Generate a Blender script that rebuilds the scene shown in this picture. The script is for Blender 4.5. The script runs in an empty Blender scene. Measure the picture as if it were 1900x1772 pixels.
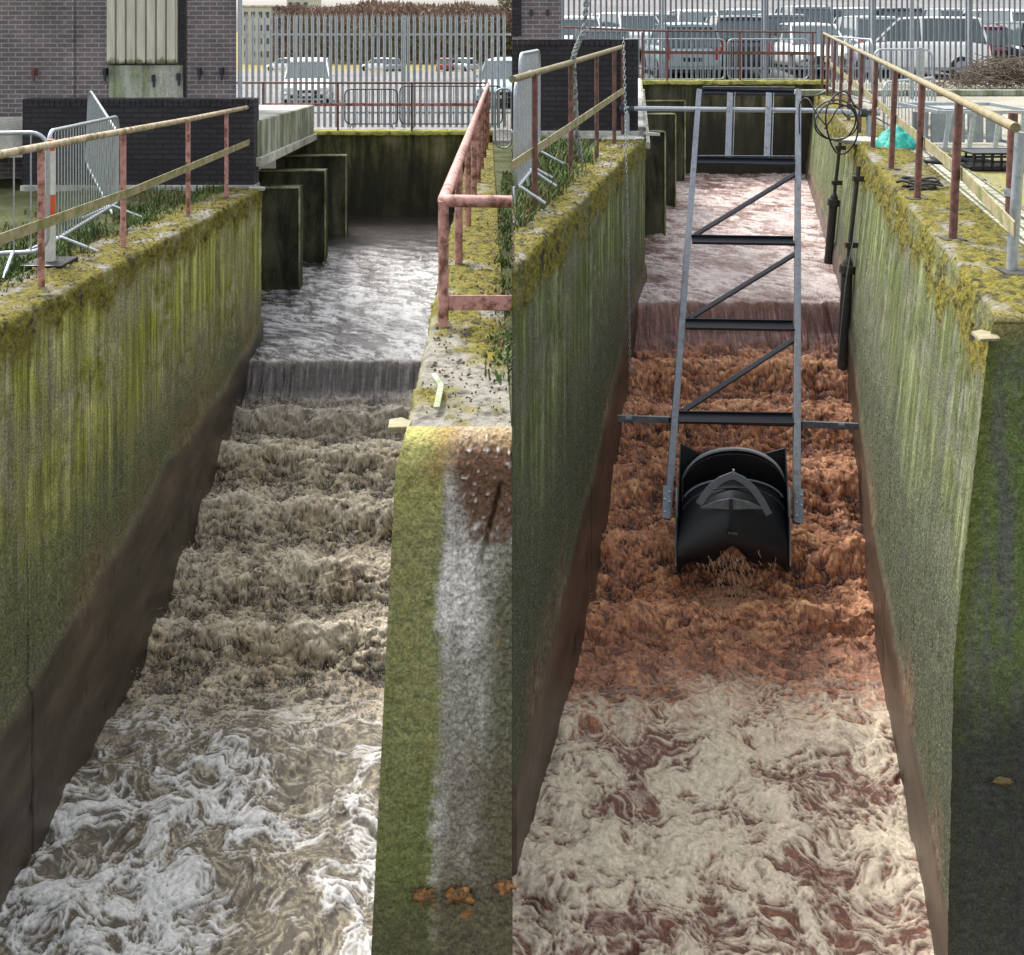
import bpy, math, random
import numpy as np
from mathutils import Vector, Matrix
random.seed(7)
S = bpy.context.scene
col = S.collection
# ------------------------------------------------------------------ camera
F = 1900.0; HOR = 40.0; CH = 1.7
cd = bpy.data.cameras.new('camera'); cam = bpy.data.objects.new('camera', cd); col.objects.link(cam)
cam.location = (0, 0, CH); cam.rotation_euler = (math.pi/2, 0, 0)
cd.sensor_width = 36; cd.lens = 36.0; cd.shift_y = -(886-HOR)/1900.0; cd.clip_end = 2000; cd.clip_start = .05
S.camera = cam
# ------------------------------------------------------------------ world + sun
w = bpy.data.worlds.new('World'); S.world = w; w.use_nodes = True
wn = w.node_tree.nodes; wl = w.node_tree.links
bg = wn['Background']; sky = wn.new('ShaderNodeTexSky'); sky.sky_type = 'NISHITA'; sky.sun_disc = False
SUN_EL, SUN_AZ = math.radians(52), math.radians(-38)      # azimuth from +Y towards +X
sky.sun_elevation = SUN_EL; sky.sun_rotation = SUN_AZ
sky.air_density = 1.4; sky.dust_density = 4.0; sky.ozone_density = 1.0
hs = wn.new('ShaderNodeHueSaturation'); hs.inputs['Saturation'].default_value = .22
wl.new(sky.outputs[0], hs.inputs['Color']); wl.new(hs.outputs[0], bg.inputs[0]); bg.inputs[1].default_value = .15
sl = bpy.data.lights.new('sun', 'SUN'); sun = bpy.data.objects.new('sun', sl); col.objects.link(sun)
sl.energy = 1.5; sl.angle = math.radians(10); sl.color = (1, .95, .86)
sd = Vector((math.sin(SUN_AZ)*math.cos(SUN_EL), math.cos(SUN_AZ)*math.cos(SUN_EL), math.sin(SUN_EL)))
sun.rotation_euler = sd.to_track_quat('Z', 'Y').to_euler()
S.view_settings.view_transform = 'Standard'; S.view_settings.look = 'None'
S.view_settings.exposure = 1.35; S.view_settings.gamma = 1
S.render.engine = 'CYCLES'; S.cycles.max_bounces = 6

# ------------------------------------------------------------------ helpers
def P(u, v, d):                       # reference measurement (px) at a known distance -> world point
    return Vector(((u-950)/F*d, d, CH-(v-HOR)/F*d))
def tag(o, label=None, cat=None, group=None, kind=None):
    if label: o['label'] = label
    if cat: o['category'] = cat
    if group: o['group'] = group
    if kind: o['kind'] = kind
    return o
def empty(name, loc=(0, 0, 0), rz=0):
    o = bpy.data.objects.new(name, None); o.location = loc; o.rotation_euler.z = rz
    o.empty_display_size = .2; col.objects.link(o); return o
def copy_tree(o, parent=None):
    c = o.copy(); col.objects.link(c)
    if parent: c.parent = parent
    for ch in list(o.children): copy_tree(ch, c)
    return c
class MB:
    def __init__(s): s.v = []; s.f = []; s.sm = []
    def add(s, vs, fs, smooth=False):
        n = len(s.v); s.v += [tuple(v) for v in vs]; s.f += [tuple(i+n for i in f) for f in fs]; s.sm += [smooth]*len(fs)
    def box(s, c, size, rz=0, M=None):
        hx, hy, hz = size[0]/2, size[1]/2, size[2]/2; c = Vector(c)
        R = M if M is not None else Matrix.Rotation(rz, 3, 'Z')
        vs = [c+R@Vector((x*hx, y*hy, z*hz)) for x in (-1, 1) for y in (-1, 1) for z in (-1, 1)]
        s.add(vs, [(0, 1, 3, 2), (4, 6, 7, 5), (0, 4, 5, 1), (2, 3, 7, 6), (0, 2, 6, 4), (1, 5, 7, 3)])
    def bar(s, a, b, wd, th, up=(0, 0, 1)):          # rectangular bar from a to b; wd across 'up', th along it
        a, b = Vector(a), Vector(b); d = (b-a); L = d.length; d.normalize(); up = Vector(up)
        x = d.cross(up)
        if x.length < 1e-4: x = d.cross(Vector((0, 1, 0)))
        x.normalize(); y = x.cross(d)
        M = Matrix((x, d, y)).transposed(); s.box((a+b)/2, (wd, L, th), M=M)
    def tube(s, pts, r, n=10, closed=False, cap=True):
        pts = [Vector(p) for p in pts]; m = len(pts); rs = r if isinstance(r, (list, tuple)) else [r]*m
        vs = []; prev = None
        for i in range(m):
            if closed: t = pts[(i+1) % m]-pts[i-1]
            else: t = pts[min(i+1, m-1)]-pts[max(i-1, 0)]
            t.normalize()
            if prev is None:
                ref = Vector((0, 0, 1)) if abs(t.z) < .9 else Vector((1, 0, 0)); x = t.cross(ref).normalized()
            else:
                x = prev-t*prev.dot(t); x.normalize()
            prev = x; y = t.cross(x)
            for k in range(n):
                a = 2*math.pi*k/n; vs.append(pts[i]+(x*math.cos(a)+y*math.sin(a))*rs[i])
        fs = []; mm = m if closed else m-1
        for i in range(mm):
            j = (i+1) % m
            for k in range(n):
                k2 = (k+1) % n; fs.append((i*n+k, i*n+k2, j*n+k2, j*n+k))
        s.add(vs, fs, True)
        if cap and not closed:
            s.add(vs[:n], [tuple(range(n-1, -1, -1))]); s.add(vs[-n:], [tuple(range(n))])
    def prism(s, poly, thick):                       # poly: 3D planar points; extruded by vector thick
        t = Vector(thick); n = len(poly); a = [Vector(p) for p in poly]; b = [p+t for p in a]
        fs = [tuple(range(n-1, -1, -1)), tuple(range(n, 2*n))]+[(i, (i+1) % n, n+(i+1) % n, n+i) for i in range(n)]
        s.add(a+b, fs)
    def strip(s, A, B, thick=None, smooth=True):     # surface between two polylines, optional thickness vector
        n = len(A); t = Vector(thick) if thick else None
        if t is None:
            s.add(list(A)+list(B), [(i, i+1, n+i+1, n+i) for i in range(n-1)], smooth)
        else:
            vs = [Vector(p) for p in A]+[Vector(p) for p in B]; vs += [p+t for p in vs]; m = 2*n
            fs = [(i, i+1, n+i+1, n+i) for i in range(n-1)]+[(m+n+i, m+n+i+1, m+i+1, m+i) for i in range(n-1)]
            fs += [(i+1, i, m+i, m+i+1) for i in range(n-1)]+[(n+i, n+i+1, m+n+i+1, m+n+i) for i in range(n-1)]
            fs += [(0, n, m+n, m), (n-1, m+n-1, m+2*n-1, 2*n-1)]
            s.add(vs, fs, False)
    def build(s, name, mat, parent=None, bevel=0):
        me = bpy.data.meshes.new(name); me.from_pydata(s.v, [], s.f)
        me.polygons.foreach_set('use_smooth', s.sm); me.update()
        o = bpy.data.objects.new(name, me); col.objects.link(o)
        if mat: me.materials.append(mat)
        if parent:
            o.parent = parent; o.matrix_parent_inverse = Matrix.Identity(4)
        if bevel:
            b = o.modifiers.new('bevel', 'BEVEL'); b.width = bevel; b.segments = 2; b.limit_method = 'ANGLE'
        return o
def hgrid(name, X, Y, Z, mat, parent=None, attrs=None, cols=None, flip=False):
    ni, nj = X.shape; vs = np.stack([X, Y, Z], -1).reshape(-1, 3).astype(np.float32)
    idx = np.arange(ni*nj).reshape(ni, nj)
    q = np.stack([idx[:-1, :-1], idx[1:, :-1], idx[1:, 1:], idx[:-1, 1:]], -1).reshape(-1, 4)
    if flip: q = q[:, ::-1]
    me = bpy.data.meshes.new(name); me.vertices.add(len(vs)); me.vertices.foreach_set('co', vs.ravel())
    me.loops.add(q.size); me.loops.foreach_set('vertex_index', q.astype(np.int32).ravel())
    me.polygons.add(len(q)); me.polygons.foreach_set('loop_start', np.arange(0, q.size, 4, dtype=np.int32))
    me.polygons.foreach_set('loop_total', np.full(len(q), 4, dtype=np.int32))
    me.polygons.foreach_set('use_smooth', np.ones(len(q), dtype=bool))
    me.update(calc_edges=True); me.validate()
    for k, a in (attrs or {}).items():
        if a.ndim == 3:
            at = me.attributes.new(k, 'FLOAT_VECTOR', 'POINT'); at.data.foreach_set('vector', a.reshape(-1).astype(np.float32))
        else:
            at = me.attributes.new(k, 'FLOAT', 'POINT'); at.data.foreach_set('value', a.reshape(-1).astype(np.float32))
    o = bpy.data.objects.new(name, me); col.objects.link(o); me.materials.append(mat)
    if parent: o.parent = parent
    return o
# numpy gradient noise
def gn(x, y, seed=0):
    xi = np.floor(x).astype(np.int64); yi = np.floor(y).astype(np.int64); xf = x-xi; yf = y-yi
    def g(ix, iy, dx, dy):
        h = (ix*374761393+iy*668265263+seed*974634777) & 0xffffffff
        h = ((h ^ (h >> 13))*1274126177) & 0xffffffff; h = (h ^ (h >> 16)) & 0xffff
        a = h/65536.0*2*math.pi; return np.cos(a)*dx+np.sin(a)*dy
    u = xf*xf*xf*(xf*(xf*6-15)+10); v = yf*yf*yf*(yf*(yf*6-15)+10)
    a = g(xi, yi, xf, yf); b = g(xi+1, yi, xf-1, yf); c = g(xi, yi+1, xf, yf-1); d = g(xi+1, yi+1, xf-1, yf-1)
    return (a*(1-u)+b*u)*(1-v)+(c*(1-u)+d*u)*v*1.0
def fbm(x, y, seed=0, o=4, g=.5):
    s = 0; a = 1; t = 0
    for i in range(o): s = s+a*gn(x*2**i+i*17.3, y*2**i+i*9.1, seed+i); t += a; a *= g
    return s/t*1.5
def ridge(x, y, seed=0, o=4, g=.55):
    s = 0; a = 1; t = 0
    for i in range(o): s = s+a*(1-np.abs(gn(x*2**i+i*5.3, y*2**i+i*3.7, seed+i))*2.2); t += a; a *= g
    return s/t
def sstep(a, b, x):
    t = np.clip((x-a)/(b-a), 0, 1); return t*t*(3-2*t)

# ------------------------------------------------------------------ materials
MATS = {}
class NT:
    def __init__(s, name):
        s.m = bpy.data.materials.new(name); s.m.use_nodes = True; s.t = s.m.node_tree; s.n = s.t.nodes; s.l = s.t.links
        s.b = s.n['Principled BSDF']
    def new(s, t, **k):
        n = s.n.new(t)
        for a, b in k.items(): setattr(n, a, b)
        return n
    def link(s, a, b): s.l.new(a, b)
    def coord(s, kind='pos', scale=(1, 1, 1)):
        if kind == 'pos': o = s.new('ShaderNodeNewGeometry').outputs['Position']
        elif kind == 'obj': o = s.new('ShaderNodeTexCoord').outputs['Object']
        else:
            a = s.new('ShaderNodeAttribute'); a.attribute_name = kind; o = a.outputs['Vector']
        m = s.new('ShaderNodeMapping'); m.inputs['Scale'].default_value = scale; s.link(o, m.inputs['Vector']); return m.outputs[0]
    def attr(s, name):
        a = s.new('ShaderNodeAttribute'); a.attribute_name = name; return a.outputs['Fac']
    def noise(s, co, scale, detail=4, rough=.55, dist=0):
        n = s.new('ShaderNodeTexNoise'); n.inputs['Scale'].default_value = scale; n.inputs['Detail'].default_value = detail
        n.inputs['Roughness'].default_value = rough; n.inputs['Distortion'].default_value = dist
        s.link(co, n.inputs['Vector']); return n.outputs['Fac']
    def voro(s, co, scale, feat='F1'):
        n = s.new('ShaderNodeTexVoronoi'); n.feature = feat; n.inputs['Scale'].default_value = scale; s.link(co, n.inputs['Vector']); return n.outputs['Distance']
    def ramp(s, fac, stops, interp='LINEAR'):
        r = s.new('ShaderNodeValToRGB'); cr = r.color_ramp; cr.interpolation = interp
        while len(cr.elements) < len(stops): cr.elements.new(.5)
        for e, (p, c) in zip(cr.elements, stops):
            e.position = p; e.color = (c, c, c, 1) if not isinstance(c, tuple) else (*c, 1)
        s.link(fac, r.inputs[0]); return r.outputs[0]
    def mix(s, fac, a, b, mode='MIX'):
        m = s.new('ShaderNodeMix'); m.data_type = 'RGBA'; m.blend_type = mode
        for sock, v in ((m.inputs[0], fac), (m.inputs[6], a), (m.inputs[7], b)):
            if isinstance(v, (int, float)): sock.default_value = v
            elif isinstance(v, tuple): sock.default_value = (*v, 1)
            else: s.link(v, sock)
        return m.outputs[2]
    def math(s, op, a, b=0, c=None):
        m = s.new('ShaderNodeMath'); m.operation = op
        for i, v in enumerate((a, b)+((c,) if c is not None else ())):
            if isinstance(v, (int, float)): m.inputs[i].default_value = v
            else: s.link(v, m.inputs[i])
        return m.outputs[0]
    def bump(s, h, strength=.5, dist=.01, prev=None):
        b = s.new('ShaderNodeBump'); b.inputs['Strength'].default_value = strength; b.inputs['Distance'].default_value = dist
        s.link(h, b.inputs['Height'])
        if prev is not None: s.link(prev, b.inputs['Normal'])
        return b.outputs[0]
    def done(s, color=None, rough=.8, normal=None, metal=0, spec=None):
        if color is not None:
            if isinstance(color, tuple): s.b.inputs['Base Color'].default_value = (*color, 1)
            else: s.link(color, s.b.inputs['Base Color'])
        if isinstance(rough, (int, float)): s.b.inputs['Roughness'].default_value = rough
        else: s.link(rough, s.b.inputs['Roughness'])
        if normal is not None: s.link(normal, s.b.inputs['Normal'])
        s.b.inputs['Metallic'].default_value = metal
        if spec is not None: s.b.inputs['Specular IOR Level'].default_value = spec
        return s.m
def mossy_wall(name, base=(.25, .23, .18), green=(.10, .13, .03), pale=(.27, .29, .13), dark=(.035, .04, .02), band=(.075, .062, .05), gfac=1.0, gray=(.2, .2, .19)):
    t = NT(name)
    wc = t.coord('wc'); ws = t.coord('wc', (9, .35, 1)); ws2 = t.coord('wc', (26, .9, 1)); pos = t.coord('pos')
    moss = t.attr('moss'); bd = t.attr('band'); low = t.attr('low')
    st = t.noise(ws, 1, 5, .6); st2 = t.noise(ws2, 1, 3, .6); big = t.noise(wc, .9, 4, .6); fine = t.noise(pos, 60, 4, .7); mid = t.noise(pos, 14, 4, .65)
    st = t.math('ADD', t.math('MULTIPLY', st, .75), t.math('MULTIPLY', t.noise(t.coord('wc', (2.2, .22, 1)), 1, 4, .6), .25))
    c1 = t.ramp(st, [(.34, dark), (.44, green), (.52, tuple(x*1.7 for x in green)), (.58, pale), (.68, (.42, .43, .30))])
    c2 = t.ramp(st2, [(.3, .4), (.5, .95), (.7, 1.5)])
    bl = t.noise(wc, 3.2, 7, .75, .4)
    c1 = t.mix(t.ramp(t.noise(t.coord('wc', (.8, .9, 1)), 1, 5, .7), [(.42, 0.0), (.6, .85)]), c1, t.ramp(bl, [(.34, dark), (.45, green), (.55, tuple(x*1.5 for x in base)), (.66, pale)]))
    c = t.mix(1.0, c1, c2, 'MULTIPLY')
    # concrete showing between growth
    cc = t.ramp(fine, [(.3, tuple(x*.45 for x in base)), (.5, base), (.7, tuple(min(1, x*1.5) for x in base))])
    m1 = t.ramp(big, [(.42, 0.0), (.66, .55)]); c = t.mix(m1, c, cc); c = t.mix(.75, c, t.ramp(fine, [(.3, .45), (.5, 1.0), (.68, 1.6)]), 'MULTIPLY')
    # lower, pitted grey-green zone
    lowc = t.ramp(fine, [(.36, tuple(x*.25 for x in gray)), (.47, tuple(x*.7 for x in gray)), (.56, (gray[0]*.9, gray[1]*1.05, gray[2]*.6)), (.68, (.36, .35, .26))])
    lm = t.math('MULTIPLY', low, t.ramp(mid, [(.3, .55), (.6, 1.0)])); c = t.mix(lm, c, lowc)
    # rusty / wet tide band
    bn = t.noise(t.coord('wc', (.7, 1.6, 1)), 1.6, 6, .62)
    bc = t.ramp(bn, [(.3, tuple(x*.4 for x in band)), (.5, band), (.64, (band[0]*1.7, band[1]*1.6, band[2]*1.5)), (.8, (band[0]*2.6, band[1]*2.2, band[2]*1.9))])
    c = t.mix(bd, c, bc)
    c = t.mix(t.attr('top'), c, t.ramp(mid, [(.3, (.07, .065, .045)), (.45, (.19, .18, .15)), (.6, (.30, .28, .24)), (.75, (.13, .12, .06))]))
    c = t.mix(t.math('MULTIPLY', t.attr('tide'), .8), c, t.ramp(mid, [(.35, (.05, .035, .03)), (.5, (.22, .13, .075)), (.65, (.33, .27, .22))]))
    c = t.mix(t.math('MULTIPLY', t.attr('joint'), .85), c, (.015, .013, .01))
    # moss cap
    mn = t.noise(pos, 7, 9, .8); mn2 = t.noise(pos, 38, 3, .7)
    mc = t.ramp(mn, [(.36, (.022, .02, .014)), (.42, (.06, .052, .02)), (.475, (.12, .11, .02)), (.52, (.25, .21, .015)), (.55, (.10, .09, .02)), (.60, (.19, .16, .025)), (.65, (.24, .21, .15)), (.75, (.05, .04, .025))])
    mc = t.mix(.8, mc, t.ramp(mn2, [(.3, .35), (.5, 1.0), (.7, 1.35)]), 'MULTIPLY')
    c = t.mix(moss, c, mc)
    h = t.math('ADD', t.math('MULTIPLY', fine, .6), t.math('MULTIPLY', mid, .6))
    nf = t.math('SUBTRACT', 1.0, t.math('MULTIPLY', bd, .6))
    b = t.new('ShaderNodeBump'); b.inputs['Distance'].default_value = .018; t.link(h, b.inputs['Height']); t.link(nf, b.inputs['Strength'])
    b.inputs['Distance'].default_value = .03
    return t.done(c, t.math('SUBTRACT', .9, t.math('MULTIPLY', bd, .5)), b.outputs[0], spec=.35)
M_WALL_L = mossy_wall('mossy_concrete_green', green=(.19, .21, .024), pale=(.55, .55, .16), gray=(.17, .17, .13))
M_WALL_R = mossy_wall('mossy_concrete_grey', green=(.075, .10, .022), pale=(.27, .31, .12), base=(.13, .125, .10), gray=(.10, .105, .085), band=(.075, .056, .042))
def concrete(name, c0=(.22, .21, .18), c1=(.10, .12, .04), dark=(.03, .032, .022), vs=.6, tide=None, bias=0):
    t = NT(name); pos = t.coord('pos'); st = t.noise(t.coord('pos', (2.6, 2.6, vs)), 1.2, 8, .72, .5); fine = t.noise(pos, 45, 4, .7); big = t.noise(pos, 1.3, 4, .6)
    c = t.ramp(st, [(.32+bias, dark), (.45+bias, c1), (.58+bias, c0), (.72+bias, tuple(min(.9, x*1.5) for x in c0))])
    c = t.mix(.75, c, t.ramp(big, [(.35, .35), (.6, 1.1)]), 'MULTIPLY')
    c = t.mix(.6, c, t.ramp(fine, [(.3, .5), (.7, 1.4)]), 'MULTIPLY')
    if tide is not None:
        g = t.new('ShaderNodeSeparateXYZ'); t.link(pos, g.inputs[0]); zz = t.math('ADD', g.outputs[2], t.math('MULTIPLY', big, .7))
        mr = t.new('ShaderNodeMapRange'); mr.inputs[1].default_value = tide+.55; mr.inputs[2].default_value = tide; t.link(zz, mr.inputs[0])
        c = t.mix(mr.outputs[0], c, t.mix(.25, (.032, .03, .027), c))  # darkens downwards: tide mark, plus painted shade on the right headwall
    return t.done(c, .88, t.bump(fine, .5, .008), spec=.3)
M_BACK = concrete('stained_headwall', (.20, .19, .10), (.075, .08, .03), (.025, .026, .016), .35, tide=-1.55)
M_BACKR = concrete('shaded_stained_headwall', (.12, .115, .07), (.045, .05, .022), (.015, .016, .012), .35, tide=-.6)  # darker copy of the headwall concrete with its shade painted in
M_PIER = concrete('dark_pier_concrete', (.10, .10, .065), (.04, .043, .026), (.015, .018, .012), .5)
M_PALE = concrete('pale_worn_edge', (.42, .42, .28), (.26, .27, .12), (.12, .13, .05), 2)
M_DECK = concrete('weathered_deck', (.40, .41, .36), (.22, .26, .15), (.10, .12, .07), .3)
M_SLAB = concrete('pale_slab', (.55, .54, .5), (.45, .44, .4), (.3, .3, .28), 3)
def simple(name, c, rough=.6, var=.25, scale=20, metal=0, bump=.1, c2=None, th=(.45, .6)):
    t = NT(name); pos = t.coord('pos'); n = t.noise(pos, scale, 4, .65)
    cc = t.ramp(n, [(.3, tuple(x*(1-var) for x in c)), (.7, tuple(min(1, x*(1+var)) for x in c))])
    if c2 is not None:
        n2 = t.noise(pos, scale*.45, 5, .7); cc = t.mix(t.ramp(n2, [(th[0], 0.0), (th[1], 1.0)]), cc, c2)
    return t.done(cc, rough, t.bump(n, bump, .004), metal)
M_RED = simple('faded_pink_red_paint', (.45, .23, .20), .6, .3, 22, c2=(.14, .055, .03), th=(.47, .6))
M_RUST = simple('rusty_maroon_paint', (.16, .065, .055), .65, .4, 22, c2=(.07, .04, .028), th=(.47, .6))
M_RAIL = simple('mossy_cream_rail', (.42, .34, .23), .7, .3, 22, c2=(.16, .12, .05), th=(.47, .62))
M_RAILR = simple('mossy_tan_rail', (.23, .185, .115), .7, .3, 22, c2=(.17, .15, .05), th=(.45, .6))
M_FLAT = simple('mossy_flat_rail', (.30, .255, .15), .75, .25, 12, c2=(.14, .15, .04), th=(.45, .62))
M_GALV = simple('galvanised_steel', (.38, .42, .46), .38, .18, 30, metal=.5, c2=(.25, .2, .15), th=(.62, .72))
M_FRAME = simple('grey_blue_frame_steel', (.15, .17, .20), .42, .25, 18, metal=.3, c2=(.10, .085, .075), th=(.56, .66))
M_FRAMED = simple('dark_frame_steel', (.03, .034, .045), .4, .25, 30, metal=.3)
M_BLACK = simple('black_rubber', (.004, .005, .009), .45, .3, 20)
M_PALI = simple('palisade_galvanised', (.25, .28, .31), .5, .2, 8, metal=.25)
M_PALL = simple('pale_palisade_galvanised', (.42, .46, .48), .5, .2, 8, metal=.15)
M_DARKP = simple('corroded_pipe', (.035, .033, .028), .7, .5, 30, c2=(.09, .06, .03), th=(.55, .7))
M_ORANGE = simple('red_orange_plastic', (.6, .09, .04), .5, .1)
M_WHITE = simple('white_plastic', (.6, .6, .58), .5, .15)
M_NET = simple('teal_netting', (.02, .36, .30), .6, .45, 30)
M_TWIG = simple('twig_brown', (.13, .10, .075), .9, .3, 5)
M_WOODCHIP = simple('pale_broken_board', (.30, .26, .16), .8, .35)
M_LEAF = simple('orange_bracket_growth', (.30, .13, .03), .85, .6, 45, c2=(.12, .07, .03), th=(.45, .55))
M_GLASS = NT('car_glass').done((.06, .09, .10), .08, spec=.8)
M_TYRE = NT('tyre').done((.015, .015, .016), .8)
M_CHROME = NT('wheel_metal').done((.4, .4, .42), .35, metal=.6)
M_LAMP = NT('lamp_lens').done((.6, .6, .62), .15)
M_TAIL = NT('tail_lens').done((.35, .02, .02), .2)
def brick(name, c1, c2, mortar, bw=.225, bh=.075, vert=False, msize=.012):
    t = NT(name); tc = t.new('ShaderNodeNewGeometry').outputs['Position']
    sep = t.new('ShaderNodeSeparateXYZ'); t.link(tc, sep.inputs[0]); cmb = t.new('ShaderNodeCombineXYZ')
    if vert:
        t.link(t.math('ADD', t.math('MULTIPLY', sep.outputs[1], .972), t.math('MULTIPLY', sep.outputs[0], .235)), cmb.inputs[0]); t.link(t.math('SUBTRACT', t.math('MULTIPLY', sep.outputs[0], .972), t.math('MULTIPLY', sep.outputs[1], .235)), cmb.inputs[1])
    else:
        a = t.math('ADD', sep.outputs[0], sep.outputs[1]); t.link(a, cmb.inputs[0]); t.link(sep.outputs[2], cmb.inputs[1])
    b = t.new('ShaderNodeTexBrick'); t.link(cmb.outputs[0], b.inputs['Vector']); b.inputs['Scale'].default_value = 1
    b.inputs['Brick Width'].default_value = bw; b.inputs['Row Height'].default_value = bh; b.inputs['Mortar Size'].default_value = msize
    b.inputs['Color1'].default_value = (*c1, 1); b.inputs['Color2'].default_value = (*c2, 1); b.inputs['Mortar'].default_value = (*mortar, 1)
    n = t.noise(tc, 1.5, 5, .65); n2 = t.noise(tc, 30, 3, .6)
    c = t.mix(.7, b.outputs['Color'], t.ramp(n, [(.3, .6), (.7, 1.4)]), 'MULTIPLY'); c = t.mix(.5, c, t.ramp(n2, [(.3, .6), (.7, 1.4)]), 'MULTIPLY')
    return t.done(c, .85, t.bump(b.outputs['Fac'], -.4, .006))
M_BRICK = brick('brown_grey_brick', (.115, .095, .10), (.15, .125, .125), (.30, .28, .28), msize=.007)
M_BBRICK = brick('black_engineering_brick', (.022, .02, .026), (.032, .03, .036), (.012, .012, .014))
M_PAVER = brick('pale_pavers', (.40, .38, .32), (.27, .27, .19), (.06, .065, .02), .21, .105, True, .016)
def cladding():
    t = NT('cream_ribbed_cladding'); pos = t.coord('pos'); n = t.noise(t.coord('pos', (8, 8, 1)), 1.5, 5, .6)
    g = t.new('ShaderNodeSeparateXYZ'); t.link(pos, g.inputs[0])
    zz = t.math('ADD', g.outputs[2], t.math('MULTIPLY', t.noise(t.coord('pos', (1, 1, .3)), 9, 3, .6), -.22))
    c = t.ramp(n, [(.3, (.42, .40, .32)), (.7, (.62, .60, .5))])
    c = t.mix(t.ramp(zz, [(.93, 1.0), (1.02, 0.0)]), c, (.12, .12, .06))
    return t.done(c, .7)
M_CLAD = cladding()
def ground(name, stops, sc=1.2, scf=40, bd=.02):
    t = NT(name); pos = t.coord('pos'); n = t.noise(pos, sc, 6, .65); f = t.noise(pos, scf, 5, .7)
    c = t.ramp(n, stops); c = t.mix(.8, c, t.ramp(f, [(.3, .45), (.5, 1.0), (.7, 1.5)]), 'MULTIPLY')
    return t.done(c, .95, t.bump(f, .8, bd), spec=.2)
M_SOIL = ground('weedy_soil', [(.35, (.05, .04, .028)), (.48, (.06, .075, .02)), (.6, (.09, .085, .05)), (.7, (.05, .09, .02))])
M_APRON = ground('mossy_apron', [(.3, (.27, .25, .19)), (.46, (.23, .22, .12)), (.56, (.26, .25, .05)), (.72, (.2, .17, .04))], .9)
M_YARD = ground('pale_concrete_yard', [(.35, (.24, .23, .19)), (.6, (.34, .32, .26)), (.75, (.27, .26, .17))], .5)
M_CARPARK = ground('car_park_surface', [(.3, (.14, .135, .135)), (.6, (.21, .20, .20)), (.8, (.17, .155, .15))], .15, 10)
M_VERGE = ground('straw_verge', [(.3, (.16, .14, .05)), (.6, (.26, .21, .07)), (.8, (.12, .15, .04))], .2, 6)
M_GRASS = simple('grass_blades', (.055, .10, .018), .8, .7, 6, c2=(.14, .11, .04), th=(.5, .62))
M_BARE = simple('bare_wood_twigs', (.20, .135, .105), .95, .5, .35)
M_EVER = simple('bare_wood_olive', (.10, .11, .05), .95, .5, .3)
def water_mat(name, fine_scale=55):
    t = NT(name); a = t.new('ShaderNodeAttribute'); a.attribute_name = 'tint'; rg = t.attr('rough'); sp = t.attr('wet')
    pos = t.coord('pos'); f = t.noise(pos, fine_scale, 5, .75, .6); f2 = t.noise(pos, 18, 4, .7, .8)
    c = t.mix(.7, a.outputs['Color'], t.ramp(f2, [(.3, .45), (.48, .95), (.68, 1.4)]), 'MULTIPLY'); c = t.mix(.35, c, t.ramp(f, [(.3, .4), (.5, 1.0), (.68, 1.5)]), 'MULTIPLY')
    t.link(sp, t.b.inputs['Specular IOR Level'])
    h = t.math('ADD', f, f2)
    return t.done(c, rg, t.bump(h, .55, .02))
M_WATER = water_mat('turbid_foaming_water')

# ------------------------------------------------------------------ site geometry (metres)
SL = .0484                                            # left site falls away gently
def zl(y): return -SL*y if y < 24 else -SL*24
LW = lambda y: -3.30-.0237*(y-1)*1.0                  # left channel, left wall line (X)
LW = lambda y: -3.44-.0237*(y-6.9)
LR = lambda y: -.53-.0237*(y-7.39)+.05                # left channel, right wall line
RL = lambda y: .243*(y-7.0)
RR = lambda y: 2.823+.242*(y-5.96)
LPROF = [(4, -4.34), (6, -4.28), (7, -4.25), (8.2, -4.27), (9.6, -4.35), (10.7, -4.1), (11.7, -3.8), (12.4, -3.55), (13.5, -3.32), (13.72, -3.26), (13.95, -2.93), (14.3, -2.9), (60, -2.9)]
RPROF = [(4, -4.15), (9, -4.13), (10.2, -4.08), (11, -3.75), (12, -3.28), (13, -2.85), (13.5, -2.62), (13.75, -2.5), (13.98, -2.13), (14.3, -2.1), (60, -2.1)]
def prof(y, pr): return np.interp(y, [a for a, b in pr], [b for a, b in pr])

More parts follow.
